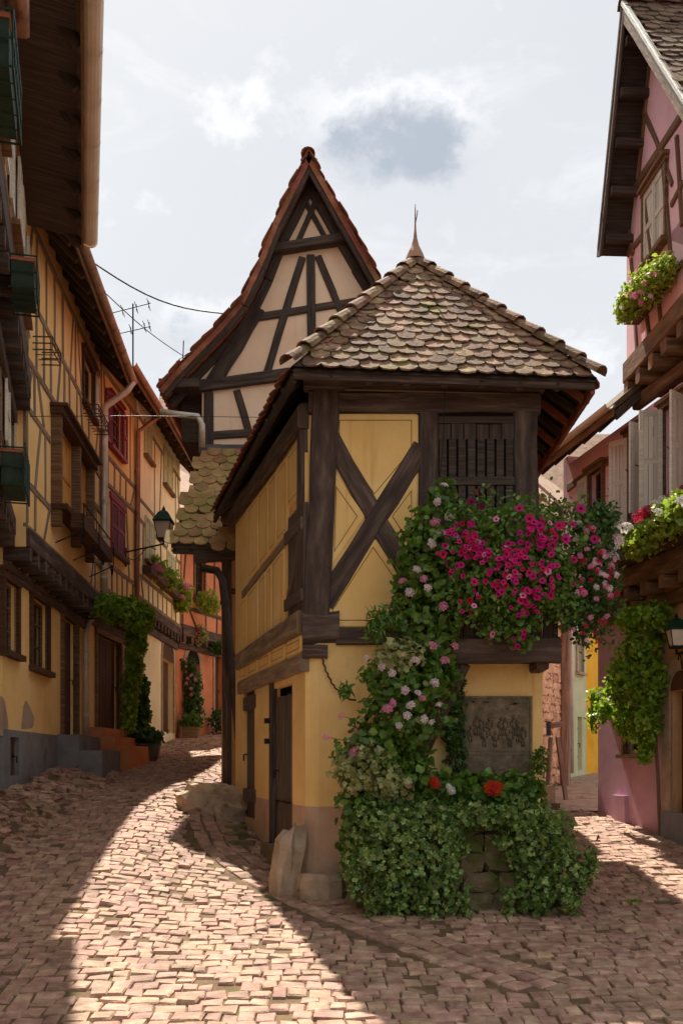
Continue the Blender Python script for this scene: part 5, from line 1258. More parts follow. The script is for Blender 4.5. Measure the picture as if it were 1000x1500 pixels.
# roof of the gable
depth = 7.
Rr = MB()
def rsheet(a, b, t=.09):
    q = [FV.P(a[0], a[1]), FV.P(b[0], b[1]), FV.P(b[0], b[1], -depth), FV.P(a[0], a[1], -depth)]
    return slab(Rr, q, t)
rsheet(va, vb); rsheet(vb, vc2); rr_ = Rr.build('roof', 'black_timber', ph)
def vtiles(lo, hi, mat):
    P0 = FV.P(lo[0], lo[1]); P1 = FV.P(lo[0], lo[1], -3.2); T0_ = FV.P(hi[0], hi[1]); H = (T0_ - P0).length
    tiles(P0, P1 - P0, T0_ - P0, 3.2, H, lambda u, v: v < H - .05 and .06 < u, .2, .17, mat, rr_, 0)
vtiles(vc2, vb, 'dark_tile'); vtiles(va, vb, 'dark_tile')
ridge_caps(FV.P(vb[0], vb[1] + .02, .02), FV.P(vb[0], vb[1] + .02, -4), 'dark_tile', rr_, .12, .4)
for a, b, mt in ((va, vb, 'grey_timber'), (vb, vc2, 'white_paint')):
    fbeam(FV, (a[0], a[1] - .1), (b[0], b[1] - .1), .2, rr_, 'dark_timber' if a is va else 'grey_timber', 'barge_board', o0=-.04, o1=0.)
    fbeam(FV, (a[0], a[1] + .02), (b[0], b[1] + .02), .06, rr_, mt if mt != 'grey_timber' else 'dark_timber', 'verge_strip', o0=-.05, o1=.012)
for i in range(5):
    t = (i + .5) / 5; c0 = Vector(va).lerp(Vector(vb), t); MB().beam(FV.P(c0.x - .1, c0.y - .22, -.06), FV.P(c0.x - .1, c0.y - .22, -.6), .1, .12).build('purlin', 'black_timber', rr_)
# low eave of the far wing
house_roof(FP1, FP1.at_y(14.45), u1E + .15, 6.8, .5, 3, 2.6, ph, 'dark_tile', True, 'zinc', .07, .5)
mb = MB(); q = [FPg.P(ug0, 0, -.36), FPg.P(ugE - .02, 0, -.36), FPg.P(ugE - .02, 0, -6), FPg.P(ug0, 0, -6)]; mb.box(q + [Vector((p.x, p.y, 6.7)) for p in q]); mb.build('rear_body', 'pink_plaster', ph)
mb = MB(); q = [FP2.P(u20, ZP2, -.26), FP2.P(u2E - .02, ZP2, -.26), FP2.P(u2E - .02, ZP2, -6), FP2.P(u20, ZP2, -6)]; mb.box(q + [Vector((p.x, p.y, va[1] + .1)) for p in q]); mb.build('rear_body', 'pink_plaster', ph)
# ================================================================ right alley houses
sh_ = thing('stone_house', 'rubble stone house with a leaning timber post in the right alley', 'house', (4.2, 21, G(4, 21)))
FS = Fac(tuple(at(775, HY, 20.0).xy), (.52, 1.), 1)
uS = FS.u(826)
mb = MB(); FS.box(mb, -.5, uS, .4, 5.2, -3, 0); mb.build('wall', 'stone_trim', sh_)
sms = [stone(1, 1, 1, 200 + j, .25) for j in range(6)]
for me in sms: me.materials.append(M['sandstone'])
M_w = mk('pale_rubble', ['b08a68', 'c9a684', 'dcc0a0'], 5, .93, .5, 20, rnd=.2); M['pale_rubble'] = M_w
for me in sms: me.materials.clear(); me.materials.append(M_w)
z = 1.2; cnt = 0
hS = holeR(FS, 804, 797, 1057, 1077)
while z < 4.6:
    u = FS.u(782)
    while u < uS - .1 and cnt < 290:
        w = random.uniform(.16, .34)
        if not (hS[0] - .1 < u + w / 2 < hS[1] + .1 and hS[2] - .1 < z < hS[3] + .1):
            rot = Matrix((FS.d, FS.n, Vector((0, 0, 1)))).transposed(); place('stone', random.choice(sms), FS.P(u + w / 2, z + random.uniform(-.02, .02), -.0), rot, (w * .95, .1, random.uniform(.13, .2)), sh_); cnt += 1
        u += w
    z += .17
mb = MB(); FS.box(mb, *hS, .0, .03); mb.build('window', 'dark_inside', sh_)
MB().beam(FS.P(FS.u(818), .8, .14), FS.P(FS.u(820), 5., .14), .2, .2, k=5, jit=.08).build('post', 'grey_timber', sh_)
house_roof(FS, -.6, uS + .1, 5.2, .5, 2.5, 2.6, sh_, 'dark_tile')
gr = thing('green_house', 'pale green plaster house in the right alley', 'house', tuple(at(845, HY, 26)))
FGn = Fac(tuple(at(829, HY, 24.6).xy), (.55, 1.), 1); uG = FGn.u(858)
wn = holeR(FGn, 852, 843, 935, 985); wd = holeR(FGn, 852, 845, 1050, 1128)
wall(FGn, 0, uG, .6, 7.5, [wn, wd], gr, 'green_plaster', th=.4, reveal=.14); window(FGn, *wn, gr, 'white_paint', 2, 3, .1, .07, .05, 'stone_trim'); plank_door(FGn.shift(-.05), *wd, gr, 4, 'green_paint', 0, 0)
house_roof(FGn, -.2, uG, 7.5, .4, 3, 3, gr, 'far_tile'); mb = MB(); FGn.box(mb, 0.02, uG - .02, .5, 7.4, -4, -.41); mb.build('rear_body', 'green_plaster', gr)
pipe('downpipe', [FGn.P(.1, 7.4, .1), FGn.P(.1, 1.3, .1)], .06, 'zinc', gr)
yh = thing('bright_yellow_house', 'bright yellow house at the end of the right alley', 'house', tuple(at(868, HY, 29)))
FY = Fac(tuple((FGn.P(uG, 0) + Vector((0, .05, 0))).xy), (.7, 1.), 1)
wy = (1.0, 1.9, 2.2, 4.0)
wall(FY, 0, 5, .6, 7.2, [wy], yh, 'bright_yellow_plaster', th=.3); window(FY, *wy, yh, 'brown_timber'); house_roof(FY, 0, 5, 7.2, .4, 3, 3, yh, 'far_tile')
# far roofs above the flowers
fr_ = thing('far_grey_house', 'far pale house with a dormer roof seen between dovecote and pink house', 'house', tuple(at(805, HY, 34)))
FF = Fac((5.0, 36), (1, 0), 1); wf = (1.6, 2.4, 8.4, 9.6)
wall(FF, 0, 8, 1, 10.4, [wf], fr_, 'cream_plaster', th=.3); window(FF, *wf, fr_, 'brown_timber'); house_roof(FF, -.3, 8.3, 10.4, .5, 3, 3.5, fr_, 'far_tile')
# ================================================================ plants and small things
def plant(name, label, cat, bl, n, size, shape, mat, base=None, group=None, inner=.45, up=.25, stems=True, droop=.3, extra=None):
    b = base if base is not None else min((Vector(c) - Vector((0, 0, r[2])) for c, r in bl), key=lambda p: p.z)
    t = thing(name, label, cat, tuple(b), group)
    p, nn = blobs(bl, n, inner, up)
    leaves('foliage', p, nn, size, shape, mat, t, droop)
    if stems:
        mb = MB()
        for c, r in bl:
            for _ in range(5):
                e = Vector(c) + Vector((random.uniform(-.8, .8) * r[0], random.uniform(-.6, .6) * r[1], random.uniform(-.6, .9) * r[2])); s = Vector(c) + Vector((random.uniform(-.2, .2) * r[0], .3 * r[1], -.9 * r[2]))
                mb.tube([s, s.lerp(e, .5) + Vector((random.uniform(-.03, .03), 0, .03)), e], [.008, .006, .003], 4)
        mb.build('stems', 'brown_timber', t, kind='stuff')
    return t
# ---- petunias spilling from the gallery
PB_ = [PB(690, 790, 10.72, 62, 62, .3), PB(755, 780, 10.7, 70, 60, .33), PB(825, 790, 10.75, 58, 60, .32), PB(735, 850, 10.62, 75, 62, .34), PB(795, 855, 10.66, 55, 55, .34), PB(690, 865, 10.68, 42, 50, .28), PB(750, 905, 10.62, 40, 34, .22), PB(765, 935, 10.62, 20, 22, .12), PB(715, 915, 10.62, 18, 26, .12), PB(828, 880, 10.7, 26, 40, .2), PB(665, 905, 10.7, 14, 26, .12)]
pet = plant('petunia_plant', 'large trailing petunia with magenta flowers spilling over the dovecote gallery', 'petunia', PB_, 7200, .068, 'oval', 'petunia_leaf', Vector((1.9, 10.9, 2.9)))
n = 0; cl = [(random.gauss(742, 55), random.gauss(838, 52)) for _ in range(34)]
while n < 230:
    x, y = random.choice(cl); x += random.gauss(0, 13); y += random.gauss(0, 11)
    if not (640 < x < 862 and 735 < y < 952) or ((x - 745) / 112) ** 2 + ((y - 842) / 108) ** 2 > 1: continue
    if y > 925 and not 700 < x < 790: continue
    p = front_of(PB_, x, y, random.uniform(.0, .06))
    if p is None: continue
    flower('petunia', 'magenta_petal' if random.random() < .86 else random.choice(['crimson_petal', 'pink_petal']), p, .041 * random.uniform(.7, 1.15), pet, (random.uniform(-.8, .8), -1, random.uniform(-.3, .8))); n += 1
for (x, y) in ((700, 722), (690, 735), (716, 716), (705, 742), (760, 745), (775, 760), (790, 770), (818, 770), (838, 768), (828, 790), (808, 800), (850, 745), (870, 790), (840, 820)):
    p = front_of(PB_, x, y, .03) or at(x, y, 10.75); flower('petunia', 'magenta_petal' if x > 720 else 'dark_petal', p, .055, pet, (0, -1, .3))
PF = [PB(868, 800, 10.75, 38, 62, .26), PB(880, 860, 10.75, 30, 60, .24), PB(860, 900, 10.75, 34, 50, .22), PB(885, 760, 10.8, 24, 26, .2)]
fu = plant('fuchsia_plant', 'dark reddish trailing fuchsia at the right end of the dovecote gallery', 'fuchsia', PF, 2600, .06, 'oval', 'dark_leaf', Vector((2.9, 10.9, 2.9)))
for i in range(70):
    x = random.gauss(872, 20); y = random.gauss(850, 55); p = front_of(PF, x, y, .03)
    if p: flower('umbel', random.choice(['crimson_petal', 'crimson_petal', 'pale_petal', 'pink_petal']), p, .034, fu, (0, -1, .2))
for (x, y) in ((900, 800), (905, 790), (897, 815), (903, 770), (893, 830)): flower('umbel', 'pale_petal', at(x, y, 10.7), .06, fu, (0, -1, .4))
# ---- climbing geranium column
GB = [PB(648, 722, 10.95, 22, 20, .12), PB(640, 765, 10.9, 42, 42, .2), PB(622, 815, 10.85, 42, 45, .24), PB(638, 870, 10.85, 45, 48, .24), PB(625, 930, 10.85, 48, 50, .24), PB(600, 1000, 10.8, 62, 52, .28), PB(640, 985, 10.9, 30, 50, .2), PB(585, 1065, 10.75, 58, 55, .28), PB(550, 1120, 10.75, 52, 55, .28), PB(545, 1190, 10.7, 48, 50, .28), PB(530, 1235, 10.75, 32, 35, .2), PB(590, 1150, 10.75, 50, 45, .26), PB(595, 870, 10.95, 25, 30, .15)]
ger = plant('climbing_geranium', 'tall climbing geranium with pink and white blossoms rising up the dovecote front', 'geranium', GB, 6800, .08, 'round', 'geranium_leaf', Vector((.35, 10.9, .3)))
for i, (x, y) in enumerate(((651, 711), (658, 757), (637, 765), (632, 796), (654, 801), (668, 789), (610, 834), (589, 851), (620, 848), (666, 832), (664, 845), (626, 861), (649, 888), (634, 946), (666, 946), (608, 967), (651, 967), (538, 965), (574, 986), (560, 976), (593, 1011), (567, 1038), (601, 1033), (618, 1023), (643, 1032), (621, 1053), (632, 1058), (500, 1049), (518, 1071), (584, 1063), (519, 1101), (598, 1150), (536, 1232), (640, 735), (600, 868), (645, 780), (575, 1030), (612, 1015), (636, 1000), (596, 1048), (478, 1080))):
    p = front_of(GB, x, y, .05) or at(x, y, 10.9); flower('umbel', 'pink_petal' if i in (2, 7, 8, 12, 13, 14, 16, 21, 23, 27, 28, 30, 31, 36, 40) else 'pale_petal', p, .05, ger, (0, -1, .35))
for (x, y) in ((500, 1049), (478, 1080), (518, 1071), (519, 1101), (538, 965)):
    e = at(x, y, 10.92); s = at(max(x + 30, 545), y + 22, 10.85); MB().tube([s, s.lerp(e, .6) + Vector((0, 0, .03)), e], [.006, .005, .004], 5).build('flower_stem', 'geranium_leaf', ger)
    pp, nn_ = blobs([(s.lerp(e, .55), (.1, .05, .07))], 16, .1, .4); leaves('stem_leaves', pp, nn_, .05, 'round', 'geranium_leaf', ger)
VB = [PB(585, 960, 10.6, 34, 22, .12), PB(530, 1125, 10.55, 40, 38, .16), PB(570, 1150, 10.5, 34, 22, .14)]
va_ = plant('variegated_plant', 'pale variegated foliage tucked among the climbing geranium', 'plant', VB, 1300, .075, 'ivy', 'pale_leaf', Vector((.3, 10.6, .9)))
FB = [PB(565, 905, 10.9, 30, 20, .12), PB(548, 925, 10.9, 18, 18, .1), PB(540, 990, 10.9, 16, 14, .1), PB(505, 1010, 10.9, 10, 14, .07)]
fe = plant('fern_plant', 'feathery green fern-like plant beside the painted dovecote panel', 'plant', FB, 620, .1, 'long', 'petunia_leaf', Vector((.4, 10.9, 2.6)), up=.6, inner=.1)
# ---- ivy over the planter
IV = [PB(548, 1215, 10.45, 40, 40, .26), PB(605, 1212, 10.35, 58, 40, .3), PB(560, 1265, 10.3, 52, 55, .3), PB(622, 1262, 10.25, 56, 58, .3), PB(565, 1310, 10.3, 30, 32, .22), PB(640, 1312, 10.25, 44, 36, .24), PB(690, 1196, 10.45, 58, 20, .25), PB(765, 1198, 10.4, 50, 28, .28), PB(790, 1240, 10.35, 58, 48, .32), PB(815, 1285, 10.35, 42, 50, .3), PB(782, 1302, 10.3, 36, 42, .26), PB(764, 1255, 10.4, 12, 42, .16), PB(660, 1232, 10.4, 20, 40, .2)]
IV += [PB(x, y, 10.2, random.uniform(7, 14), random.uniform(16, 30), .1) for x, y in ((520, 1300), (540, 1328), (588, 1335), (615, 1322), (680, 1338), (745, 1330), (790, 1335), (835, 1322), (852, 1290), (510, 1262), (865, 1262))]
ivy = plant('ivy_plant', 'dense variegated ivy cascading over the stone planter', 'ivy', IV, 8600, .063, 'ivy', 'ivy_leaf', Vector((1.2, 10.3, .1)), inner=.35)
IC = [PB(668, 1010, 11.35, 14, 40, .08), PB(664, 1065, 11.35, 18, 40, .08), PB(668, 1110, 11.35, 16, 35, .08), PB(655, 1065, 11.35, 14, 20, .06)]
plant('ivy_strand', 'narrow strand of small ivy hanging down the left side of the plaque', 'ivy', IC, 1100, .045, 'ivy', 'dark_leaf', Vector((1.3, 11.4, 1.3)))
RG = [PB(640, 1155, 10.75, 34, 22, .2), PB(700, 1155, 10.8, 42, 24, .22), PB(760, 1158, 10.8, 34, 28, .22), PB(730, 1165, 10.7, 50, 18, .2)]
rg = plant('red_geranium', 'low bed of red geraniums above the ivy in front of the plaque', 'geranium', RG, 2300, .085, 'round', 'geranium_leaf', Vector((1.5, 10.8, 1.1)))
for (x, y) in ((720, 1148), (727, 1158), (716, 1155), (634, 1143), (638, 1149), (730, 1150)): flower('umbel', 'red_petal', front_of(RG, x, y, .08) or at(x, y, 10.6), .06, rg, (0, -1, .3))
for (x, y) in ((657, 1152), (661, 1158)): flower('umbel', 'white_petal', front_of(RG, x, y, .08) or at(x, y, 10.6), .04, rg, (0, -1, .3))
plant('corner_tuft', 'small leafy tuft at the right edge of the plaque wall', 'plant', [PB(790, 1115, 11.2, 14, 22, .1)], 240, .05, 'oval', 'geranium_leaf')
# ---- left side plants
vb_ = lambda L: [PB(*q) for q in L]
plant('wall_vine', 'bright green vine arching over the wide brown door on the left', 'vine', vb_([(150, 888, 20.6, 20, 16, .3), (180, 893, 20.6, 26, 20, .35), (205, 905, 20.8, 22, 22, .3), (200, 935, 21.5, 16, 26, .25), (196, 975, 22, 13, 30, .2), (192, 1015, 22.2, 11, 30, .2), (190, 1048, 22.4, 10, 24, .2)]), 5200, .13, 'oval', 'vine_leaf', Vector((-4.7, 22.4, 1.6)))
plant('climbing_shrub', 'dark climbing shrub standing right of the vine by the pale house', 'shrub', vb_([(207, 1010, 24.5, 12, 18, .25), (206, 1040, 24.5, 13, 24, .25), (203, 1062, 24.5, 15, 14, .25)]), 1500, .11, 'round', 'dark_leaf')
po = thing('stone_pot', 'dark round stone tub with plants beside the arched doorway', 'planter', (-4.6, 23.8, G(-4.6, 23.8)))
c = Vector((-4.72, 23.8, G(-4.7, 23.8))); mb = MB(); mb.lathe(c, [(.28, 0), (.34, .12), (.38, .35), (.4, .42), (.36, .43), (.34, .38), (.0, .38)], 16); mb.build('tub', 'lead', po, smooth=False)
plant('tub_plant', 'white-flowered plant growing in the dark stone tub', 'plant', [(c + Vector((0, 0, .55)), (.42, .38, .22))], 900, .1, 'round', 'dark_leaf')
bx3 = vb_([(222, 832, 26.2, 20, 16, .25), (243, 848, 27.6, 18, 16, .25)]); pl3 = plant('window_box_plant', 'green and rosy window box planting below the green shutters, left of two', 'plant', bx3, 2000, .12, 'oval', 'basket_leaf', group='window box plants of the pale house')
for i in range(14): p = front_of(bx3, random.gauss(230, 10), random.gauss(836, 8), .05); p and flower('umbel', 'pink_petal', p, .08, pl3)
bx3b = vb_([(262, 868, 29.5, 17, 18, .25), (266, 880, 29.5, 14, 16, .2)]); pl3b = plant('window_box_plant', 'sunlit yellow-green window box planting at the corner of the pale house', 'plant', bx3b, 1500, .13, 'oval', 'basket_leaf', group='window box plants of the pale house')
for i in range(10): p = front_of(bx3b, random.gauss(272, 6), random.gauss(860, 7), .05); p and flower('umbel', 'pink_petal', p, .09, pl3b)
def wbox(name, label, F, u0, u1, z, parent_o, mat, w=.22, h=.2, group=None):
    t = thing(name, label, 'flower box', tuple(F.P((u0 + u1) / 2, z, parent_o)), group); mb = MB()
    f2 = F.shift(parent_o)
    for (a, b, c_, d_, e, g) in ((u0, u1, 0, h, 0, .015), (u0, u1, 0, h, w - .015, w), (u0, u0 + .015, 0, h, .015, w - .015), (u1 - .015, u1, 0, h, .015, w - .015), (u0 + .015, u1 - .015, 0, .015, .015, w - .015)): f2.box(mb, a, b, z + c_, z + d_, e, g)
    mb.build('box', mat, t); mb = MB(); f2.box(mb, u0 + .016, u1 - .016, z + .1, z + h - .03, .016, w - .016); mb.build('soil', 'soil', t)
    return t
wbox('window_box', 'brown flower box under the lower green shutters of the pale house', FU3, g3[2][0] - .3, g3[3][1] + .2, g3[2][2] - .42, .02, 'door_wood')
b4 = vb_([(303, 880, 31.4, 18, 16, .25), (308, 888, 31.4, 14, 14, .22)]); plant('window_box_plant', 'trailing green window box plant on the orange house', 'plant', b4, 1300, .13, 'long', 'basket_leaf')
b5 = vb_([(287, 928, 31.6, 16, 14, .2), (296, 932, 31.8, 10, 10, .2)]); p5 = plant('hanging_basket', 'small reddish hanging basket on the orange house above its arch', 'plant', b5, 700, .1, 'oval', 'pale_leaf')
for i in range(8): p = front_of(b5, random.gauss(290, 8), random.gauss(930, 6), .05); p and flower('umbel', 'crimson_petal', p, .07, p5)
plant('hanging_basket', 'small dark green hanging basket right of the orange house arch', 'plant', vb_([(320, 950, 32.5, 12, 10, .2)]), 500, .1, 'oval', 'dark_leaf')
b6 = vb_([(275, 975, 31, 13, 10, .2), (282, 1000, 31, 14, 20, .2), (283, 1030, 31, 15, 18, .22)]); p6 = plant('doorway_climber', 'green climbing plant around the orange house arch', 'plant', b6, 1500, .11, 'oval', 'dark_leaf')
for i in range(12): p = front_of(b6, random.gauss(284, 8), random.gauss(995, 18), .05); p and flower('umbel', 'pink_petal', p, .06, p6)
pbx = thing('yellow_tub', 'square yellowish wooden tub in front of the orange house arch', 'planter', tuple(at(280, 1068, 31)))
c = at(280, 1068, 30.6); c.z = G(c.x, c.y); mb = MB(); mb.box([c + Vector((x, y, z)) for z, s in ((0, .22), (.36, .26)) for x, y in ((-s, -s), (s, -s), (s, s), (-s, s))]); mb.build('tub', 'grey_timber', pbx)
plant('tub_shrub', 'green shrub in the yellowish tub', 'shrub', [(c + Vector((0, 0, .52)), (.36, .33, .26))], 700, .11, 'oval', 'geranium_leaf')
c = at(328, 1048, 32.5); plant('street_shrub', 'bushy shrub at the foot of the orange house by the bend', 'shrub', [(Vector((c.x, c.y, G(c.x, c.y) + .45)), (.5, .4, .45)), (Vector((c.x + .4, c.y, G(c.x, c.y) + .35)), (.4, .35, .35))], 1500, .11, 'oval', 'dark_leaf')
# ---- right side plants and boxes
ub = FP2.u(958)
wb1 = wbox('window_box', 'dark flower box on the pink gable under its white shutter', FP2, FP2.u(985), FP2.u(938), FP2.z(955, 455), .03, 'door_wood', .22, .16)
b7 = vb_([(925, 440, 13.5, 22, 22, .22), (945, 418, 13.2, 26, 28, .26), (965, 402, 12.9, 22, 24, .25), (914, 452, 13.6, 15, 20, .18), (975, 394, 12.7, 16, 18, .22)]); p7 = plant('gable_flowers', 'sunlit yellow-green flowers overflowing the box on the pink gable', 'plant', b7, 2600, .065, 'oval', 'basket_leaf')
for i in range(26): p = front_of(b7, random.gauss(935, 22), random.gauss(430, 22), .04); p and flower('umbel', random.choice(['pink_petal', 'pale_petal', 'pink_petal']), p, .042, p7)
wb2 = wbox('window_box', 'long dark flower box on the pink first floor beside the shutters', FP1, FP1.u(1010), FP1.u(918), FP1.z(960, 815), .05, 'door_wood', .28, .24)
b8 = vb_([(930, 795, 13.9, 18, 24, .22), (950, 785, 13.6, 24, 24, .25), (975, 765, 13.2, 24, 26, .26), (998, 750, 12.9, 20, 28, .26)]); p8 = plant('geranium_row', 'row of red and white geraniums in the pink house first-floor box', 'geranium', b8, 2600, .07, 'round', 'basket_leaf')
for (x, y, c_) in ((940, 752, 'crimson'), (945, 748, 'crimson'), (934, 757, 'crimson'), (912, 775, 'white'), (918, 772, 'white'), (962, 738, 'white'), (970, 732, 'white'), (963, 750, 'white'), (985, 722, 'crimson'), (990, 718, 'crimson'), (982, 731, 'crimson'), (997, 735, 'white'), (999, 716, 'crimson'), (950, 745, 'crimson')):
    p = front_of(b8, x, y, .05) or at(x, y, 13.3); flower('umbel', c_ + '_petal', p, .075, p8)
b9 = vb_([(930, 905, 14.4, 28, 18, .25), (960, 900, 14.2, 24, 20, .25), (940, 945, 14.5, 34, 30, .28), (920, 990, 14.6, 30, 30, .25), (950, 1000, 14.4, 30, 38, .28), (905, 1010, 14.9, 22, 20, .2), (945, 1060, 14.4, 24, 36, .22), (885, 1040, 15.2, 14, 16, .16), (915, 1055, 14.9, 18, 26, .18), (945, 1100, 14.4, 12, 18, .14)])
plant('wall_climber', 'large bright green climber covering the purple ground floor wall', 'vine', b9, 6500, .085, 'oval', 'vine_leaf', Vector((4.5, 14.2, .6)))
b10 = vb_([(868, 1050, 15.6, 10, 24, .12), (872, 1020, 15.6, 12, 12, .12)]); plant('hanging_tendrils', 'thin green tendrils hanging at the corner of the purple wall', 'vine', b10, 320, .07, 'oval', 'vine_leaf', inner=.1)
c = gpt(995, 1195); plant('doorway_shrub', 'green shrub beside the brown doorway at the right edge', 'shrub', [(Vector((c.x, c.y + .3, c.z + .35)), (.25, .25, .3))], 700, .07, 'oval', 'vine_leaf')
c = gpt(925, 1328); plant('road_weed', 'little green weed growing between the cobbles on the right', 'weed', [(c + Vector((0, 0, .03)), (.1, .08, .05))], 90, .05, 'oval', 'vine_leaf', stems=False)
c = gpt(800, 1158); plant('alley_weed', 'small weed at the foot of the alley wall', 'weed', [(c + Vector((0, 0, .06)), (.2, .12, .08))], 160, .06, 'oval', 'dark_leaf', stems=False)
MB().tube([FPg.P(FPg.u(972), .5, .06), FPg.P(FPg.u(970), 1.4, .08), FPg.P(FPg.u(966), 2.4, .1), FPg.P(FPg.u(955), 3.3, .12)], [.03, .026, .022, .015], 6).build('vine_stem', 'brown_timber', bpy.data.objects['wall_climber'])
# ---- baskets on the cream house
def wire_basket(label, F, u0, u1, z0, z1, o, pickets=False, mat='green_iron', trough=True, grp=None):
    t = thing('wire_basket', label, 'basket', tuple(F.P((u0 + u1) / 2, z0, o)), grp); w = .3
    f2 = F.shift(o); mb = MB()
    for z in (z0, (z0 + z1) / 2, z1): mb.tube([f2.P(u0, z, 0), f2.P(u0, z, w), f2.P(u1, z, w), f2.P(u1, z, 0)], .011, 5)
    mb.build('frame', mat, t)
    n_ = max(3, int((u1 - u0) / .16))
    for i in range(n_ + 1):
        u = u0 + (u1 - u0) * i / n_
        if pickets: mb = MB(); f2.box(mb, u - .03, u + .03, z0 - .03, z1 + .06, w, w + .02); mb.build('picket', 'dark_green_paint', t)
        else: MB().tube([f2.P(u, z1, w), f2.P(u, z0, w), f2.P(u, z0, 0)], .008, 5).build('bar', mat, t)
    if trough:
        mb = MB(); f2.box(mb, u0 + .03, u1 - .03, z0 + .015, z1 - .05, .03, w - .03); tr = mb.build('trough', 'green_box', t); mb = MB(); f2.box(mb, u0 + .02, u1 - .02, z1 - .05, z1 - .01, .02, w - .02); mb.build('trough_rim', 'terracotta', tr)
    return t
def bz(F, x, y): return F.z(x, y)
def bpx(F, w, xa, xb, yb): f = F.shift(w); return f.u(xa), f.u(xb), f.z(xb, yb)
q_ = bpx(F1c, .33, -8, 31, 212)
wire_basket('empty green wire flower basket hanging high at the top left edge', F1c, q_[1] - .95, q_[1], q_[2], q_[2] + .42, .03)
q_ = bpx(F1c, .33, 40, 58, 464)
wire_basket('green wire basket with terracotta-rimmed trough under the cream house eave', F1c, q_[1] - .7, q_[1], q_[2], q_[2] + .36, .03)
q_ = bpx(F1b, .36, 8, 42, 738)
wire_basket('dark green picket balcony box on the cream house first floor', F1b, q_[1] - .9, q_[1], q_[2], q_[2] + .45, .06, True)
wire_basket('small empty wire holder below the second-floor window of the yellow house', FU2, win2[0] - .05, win2[1] + .1, win2[2] - .28, win2[2] - .1, .02, mat='rust_iron', trough=False)
wire_basket('small empty wire holder on the yellow wall near the cream house', FU2, .35, .95, 8.0, 8.2, .02, mat='rust_iron', trough=False)
# wrought-iron rail with scrolls under the projecting window
ir = thing('window_rail', 'dark wrought-iron flower rail with scrolls below the projecting window', 'railing', tuple(FU2.P(om, ori[2] - .3, .3)))
mb = MB(); FU2.box(mb, ori[0] + .1, ori[1] + .05, ori[2] - .34, ori[2] - .1, .3, .52); mb.build('trough', 'door_wood', ir)
def scroll(F, u, z, o, r, s=1):
    pts = [F.P(u + s * r * (1 - t * .8) * math.cos(t * 9), z + r * (1 - t * .8) * math.sin(t * 9), o) for t in [i / 16 for i in range(17)]]; return MB().tube(pts, .012, 5)
for i in range(4): scroll(FU2, ori[0] + .1 + (ori[1] - ori[0]) * i / 3, ori[2] - .5, .5, .13, (-1) ** i).build('scroll', 'iron', ir)
MB().tube([FU2.P(ori[0] + .05, ori[2] + .05, .53), FU2.P(ori[1] + .1, ori[2] + .05, .53)], .014, 5).build('rail', 'iron', ir)
for u in (ori[0] + .05, om, ori[1] + .1): MB().tube([FU2.P(u, ori[2] + .05, .53), FU2.P(u, ori[2] - .4, .53), FU2.P(u, ori[2] - .62, .05)], .012, 5).build('bracket', 'iron', ir)
# ---- lanterns
def lantern(label, c, wallp, s=1., arm=True):
    t = thing('street_lantern', label, 'lantern', tuple(c)); c = Vector(c)
    r0, r1, h = .13 * s, .21 * s, .42 * s
    q = lambda r, z: [c + Vector((x * r, y * r, z)) for x, y in ((-1, -1), (1, -1), (1, 1), (-1, 1))]
    for i in range(4):                                              # four panes
        a0, a1, b0, b1 = q(r0 * .93, .02)[i], q(r0 * .93, .02)[(i + 1) % 4], q(r1 * .93, h)[i], q(r1 * .93, h)[(i + 1) % 4]; MB().add([a0, a1, b1, b0], [(0, 1, 2, 3)]).build('pane', 'lamp_glass', t)
        MB().beam(q(r0, 0)[i], q(r1, h)[i], .022 * s, .022 * s).build('corner_bar', 'iron', t)
    MB().sweep([q(r0 * 1.1, -.03 * s), q(r0 * 1.1, .02 * s)]).build('base', 'iron', t)
    MB().sweep([q(r1 * 1.12, h), q(r1 * 1.16, h + .04 * s), q(r1 * .7, h + .2 * s), q(r1 * .62, h + .24 * s), q(r1 * .3, h + .3 * s), q(r1 * .12, h + .33 * s)]).build('cap', 'green_iron', t)
    MB().lathe(c + Vector((0, 0, h + .32 * s)), [(.03 * s, 0), (.05 * s, .03 * s), (.02 * s, .07 * s), (.004, .12 * s)], 8).build('finial', 'iron', t)
    if arm:
        w = Vector(wallp); e = c + Vector((0, 0, -.05 * s)); MB().tube([w, e + Vector((0, 0, -.06)), e], .02, 6).build('arm', 'iron', t)
        dvec = (e - w); n_ = 22
        pts = [w + dvec * (.05 + .75 * k_ / n_) + Vector((0, 0, -.14 - .1 * math.sin(k_ / n_ * 6.3))) for k_ in range(n_ + 1)]; MB().tube(pts, .01, 5).build('scroll', 'iron', t)
        MB().tube([w + Vector((0, 0, .1)), w + Vector((0, 0, -.35))], .025, 6).build('wall_plate', 'iron', t)
    return t
lc = at(240, 790, 22.6); wp = FU2b.P(2.1, lc.z - .08, .03)
lantern('black four-sided street lantern on an iron wall bracket above the left street', lc, wp, .9)
lc2 = at(990, 948, 13.6); lantern('small wall lantern among the climber at the right edge', lc2, FPg.P(FPg.u(1004), lc2.z - .05, .02), .55)
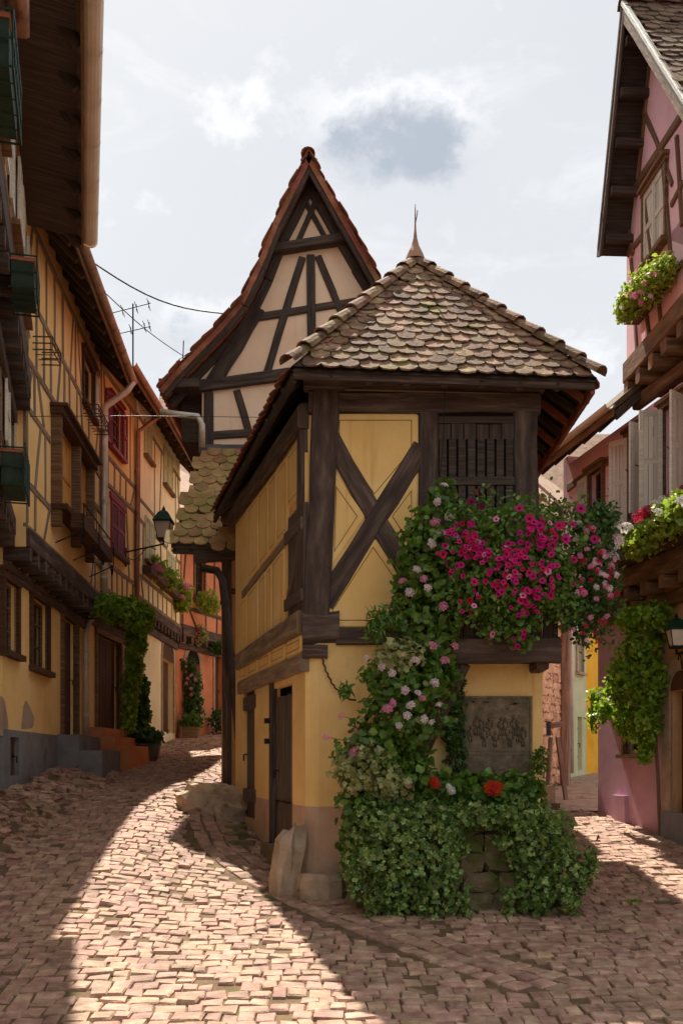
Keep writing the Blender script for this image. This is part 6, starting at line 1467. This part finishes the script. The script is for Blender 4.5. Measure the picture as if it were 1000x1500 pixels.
# ---- antenna and cables
an = thing('roof_antenna', 'thin double television antenna above the left roofs', 'antenna', tuple(at(195, 540, 27)))
MB().tube([at(195, 560, 27), at(195, 445, 27)], .022, 5).build('mast', 'iron', an)
for (x0, y0, x1, y1) in ((158, 460, 221, 444), (169, 490, 221, 478)): MB().tube([at(x0, y0, 27), at(x1, y1, 27)], .014, 5).build('boom', 'iron', an)
for (y0, xs_) in ((452, (180, 200, 218)), (483, (175, 192, 212, 219))):
    for x in xs_: c = at(x, y0 - (x - 195) * .25, 27); MB().tube([c + Vector((0, -.25, .05)), c + Vector((0, .25, -.05))], .01, 4).build('element', 'iron', an); MB().tube([c + Vector((0, 0, -.1)), c + Vector((0, 0, .1))], .009, 4).build('element', 'iron', an)
def cable(label, pts, r): 
    o = MB().tube(pts, r, 5).build('overhead_cable', 'iron', None); return tag(o, label, 'cable')
cable('upper black overhead cable sagging from the yellow house to the gable', [at(130, 380, 17).lerp(at(326, 459, 18.6), t) + Vector((0, 0, -.22 * math.sin(math.pi * t))) for t in [i / 10 for i in range(11)]], .014)
cable('lower thin overhead cable running down past the antenna', [at(143, 418, 20).lerp(at(268, 521, 26), t) + Vector((0, 0, -.1 * math.sin(math.pi * t))) for t in [i / 8 for i in range(9)]], .011)
cable('fine pale wire stretched level across the left street', [at(36, 610, 15.2), at(200, 609, 17), at(440, 612, 19)], .006)
cable('thin wire hanging from the dovecote eave in front of the hatch', [at(651, 565, 11.1), at(649, 640, 11.1), at(644, 700, 11.1)], .005)
at_ = thing('roof_aerial', 'short spiky aerial at the left foot of the gable roof', 'antenna', tuple(at(268, 525, 26)))
MB().tube([at(268, 530, 26), at(269, 499, 26)], .015, 5).build('mast', 'iron', at_); MB().tube([at(258, 530, 26), at(276, 517, 26)], .01, 5).build('boom', 'iron', at_)
# ---- alley bits
ap = thing('wooden_pump', 'old grey wooden pump post with a cap in front of the stone house', 'pump', tuple(at(812, 1150, 18.8)))
c = at(812, 1150, 18.6); c.z = G(c.x, c.y)
MB().beam(c, at(812, 1066, 18.6), .2, .2, k=4, jit=.05).build('post', 'grey_timber', ap); MB().beam(at(804, 1063, 18.6), at(822, 1061, 18.6), .24, .1).build('cap', 'grey_timber', ap)
MB().beam(c + Vector((-.16, -.05, 0)), at(806, 1080, 18.5), .06, .08).build('stay', 'grey_timber', ap); MB().beam(c + Vector((.2, -.05, 0)), at(816, 1080, 18.5), .06, .08).build('stay', 'grey_timber', ap)
tr = thing('stone_trough', 'small grey stone trough beside the wooden pump', 'trough', tuple(at(795, 1160, 17.5)))
c = at(794, 1158, 17.2); c.z = G(c.x, c.y); mb = MB(); mb.abox(c.x - .3, c.x + .18, c.y - .2, c.y + .25, c.z - .1, c.z + .42); mb.build('basin', 'sandstone', tr); mb = MB(); mb.abox(c.x - .36, c.x + .24, c.y - .3, c.y - .2, c.z - .1, c.z + .12); mb.build('step', 'mossy_stone', tr)
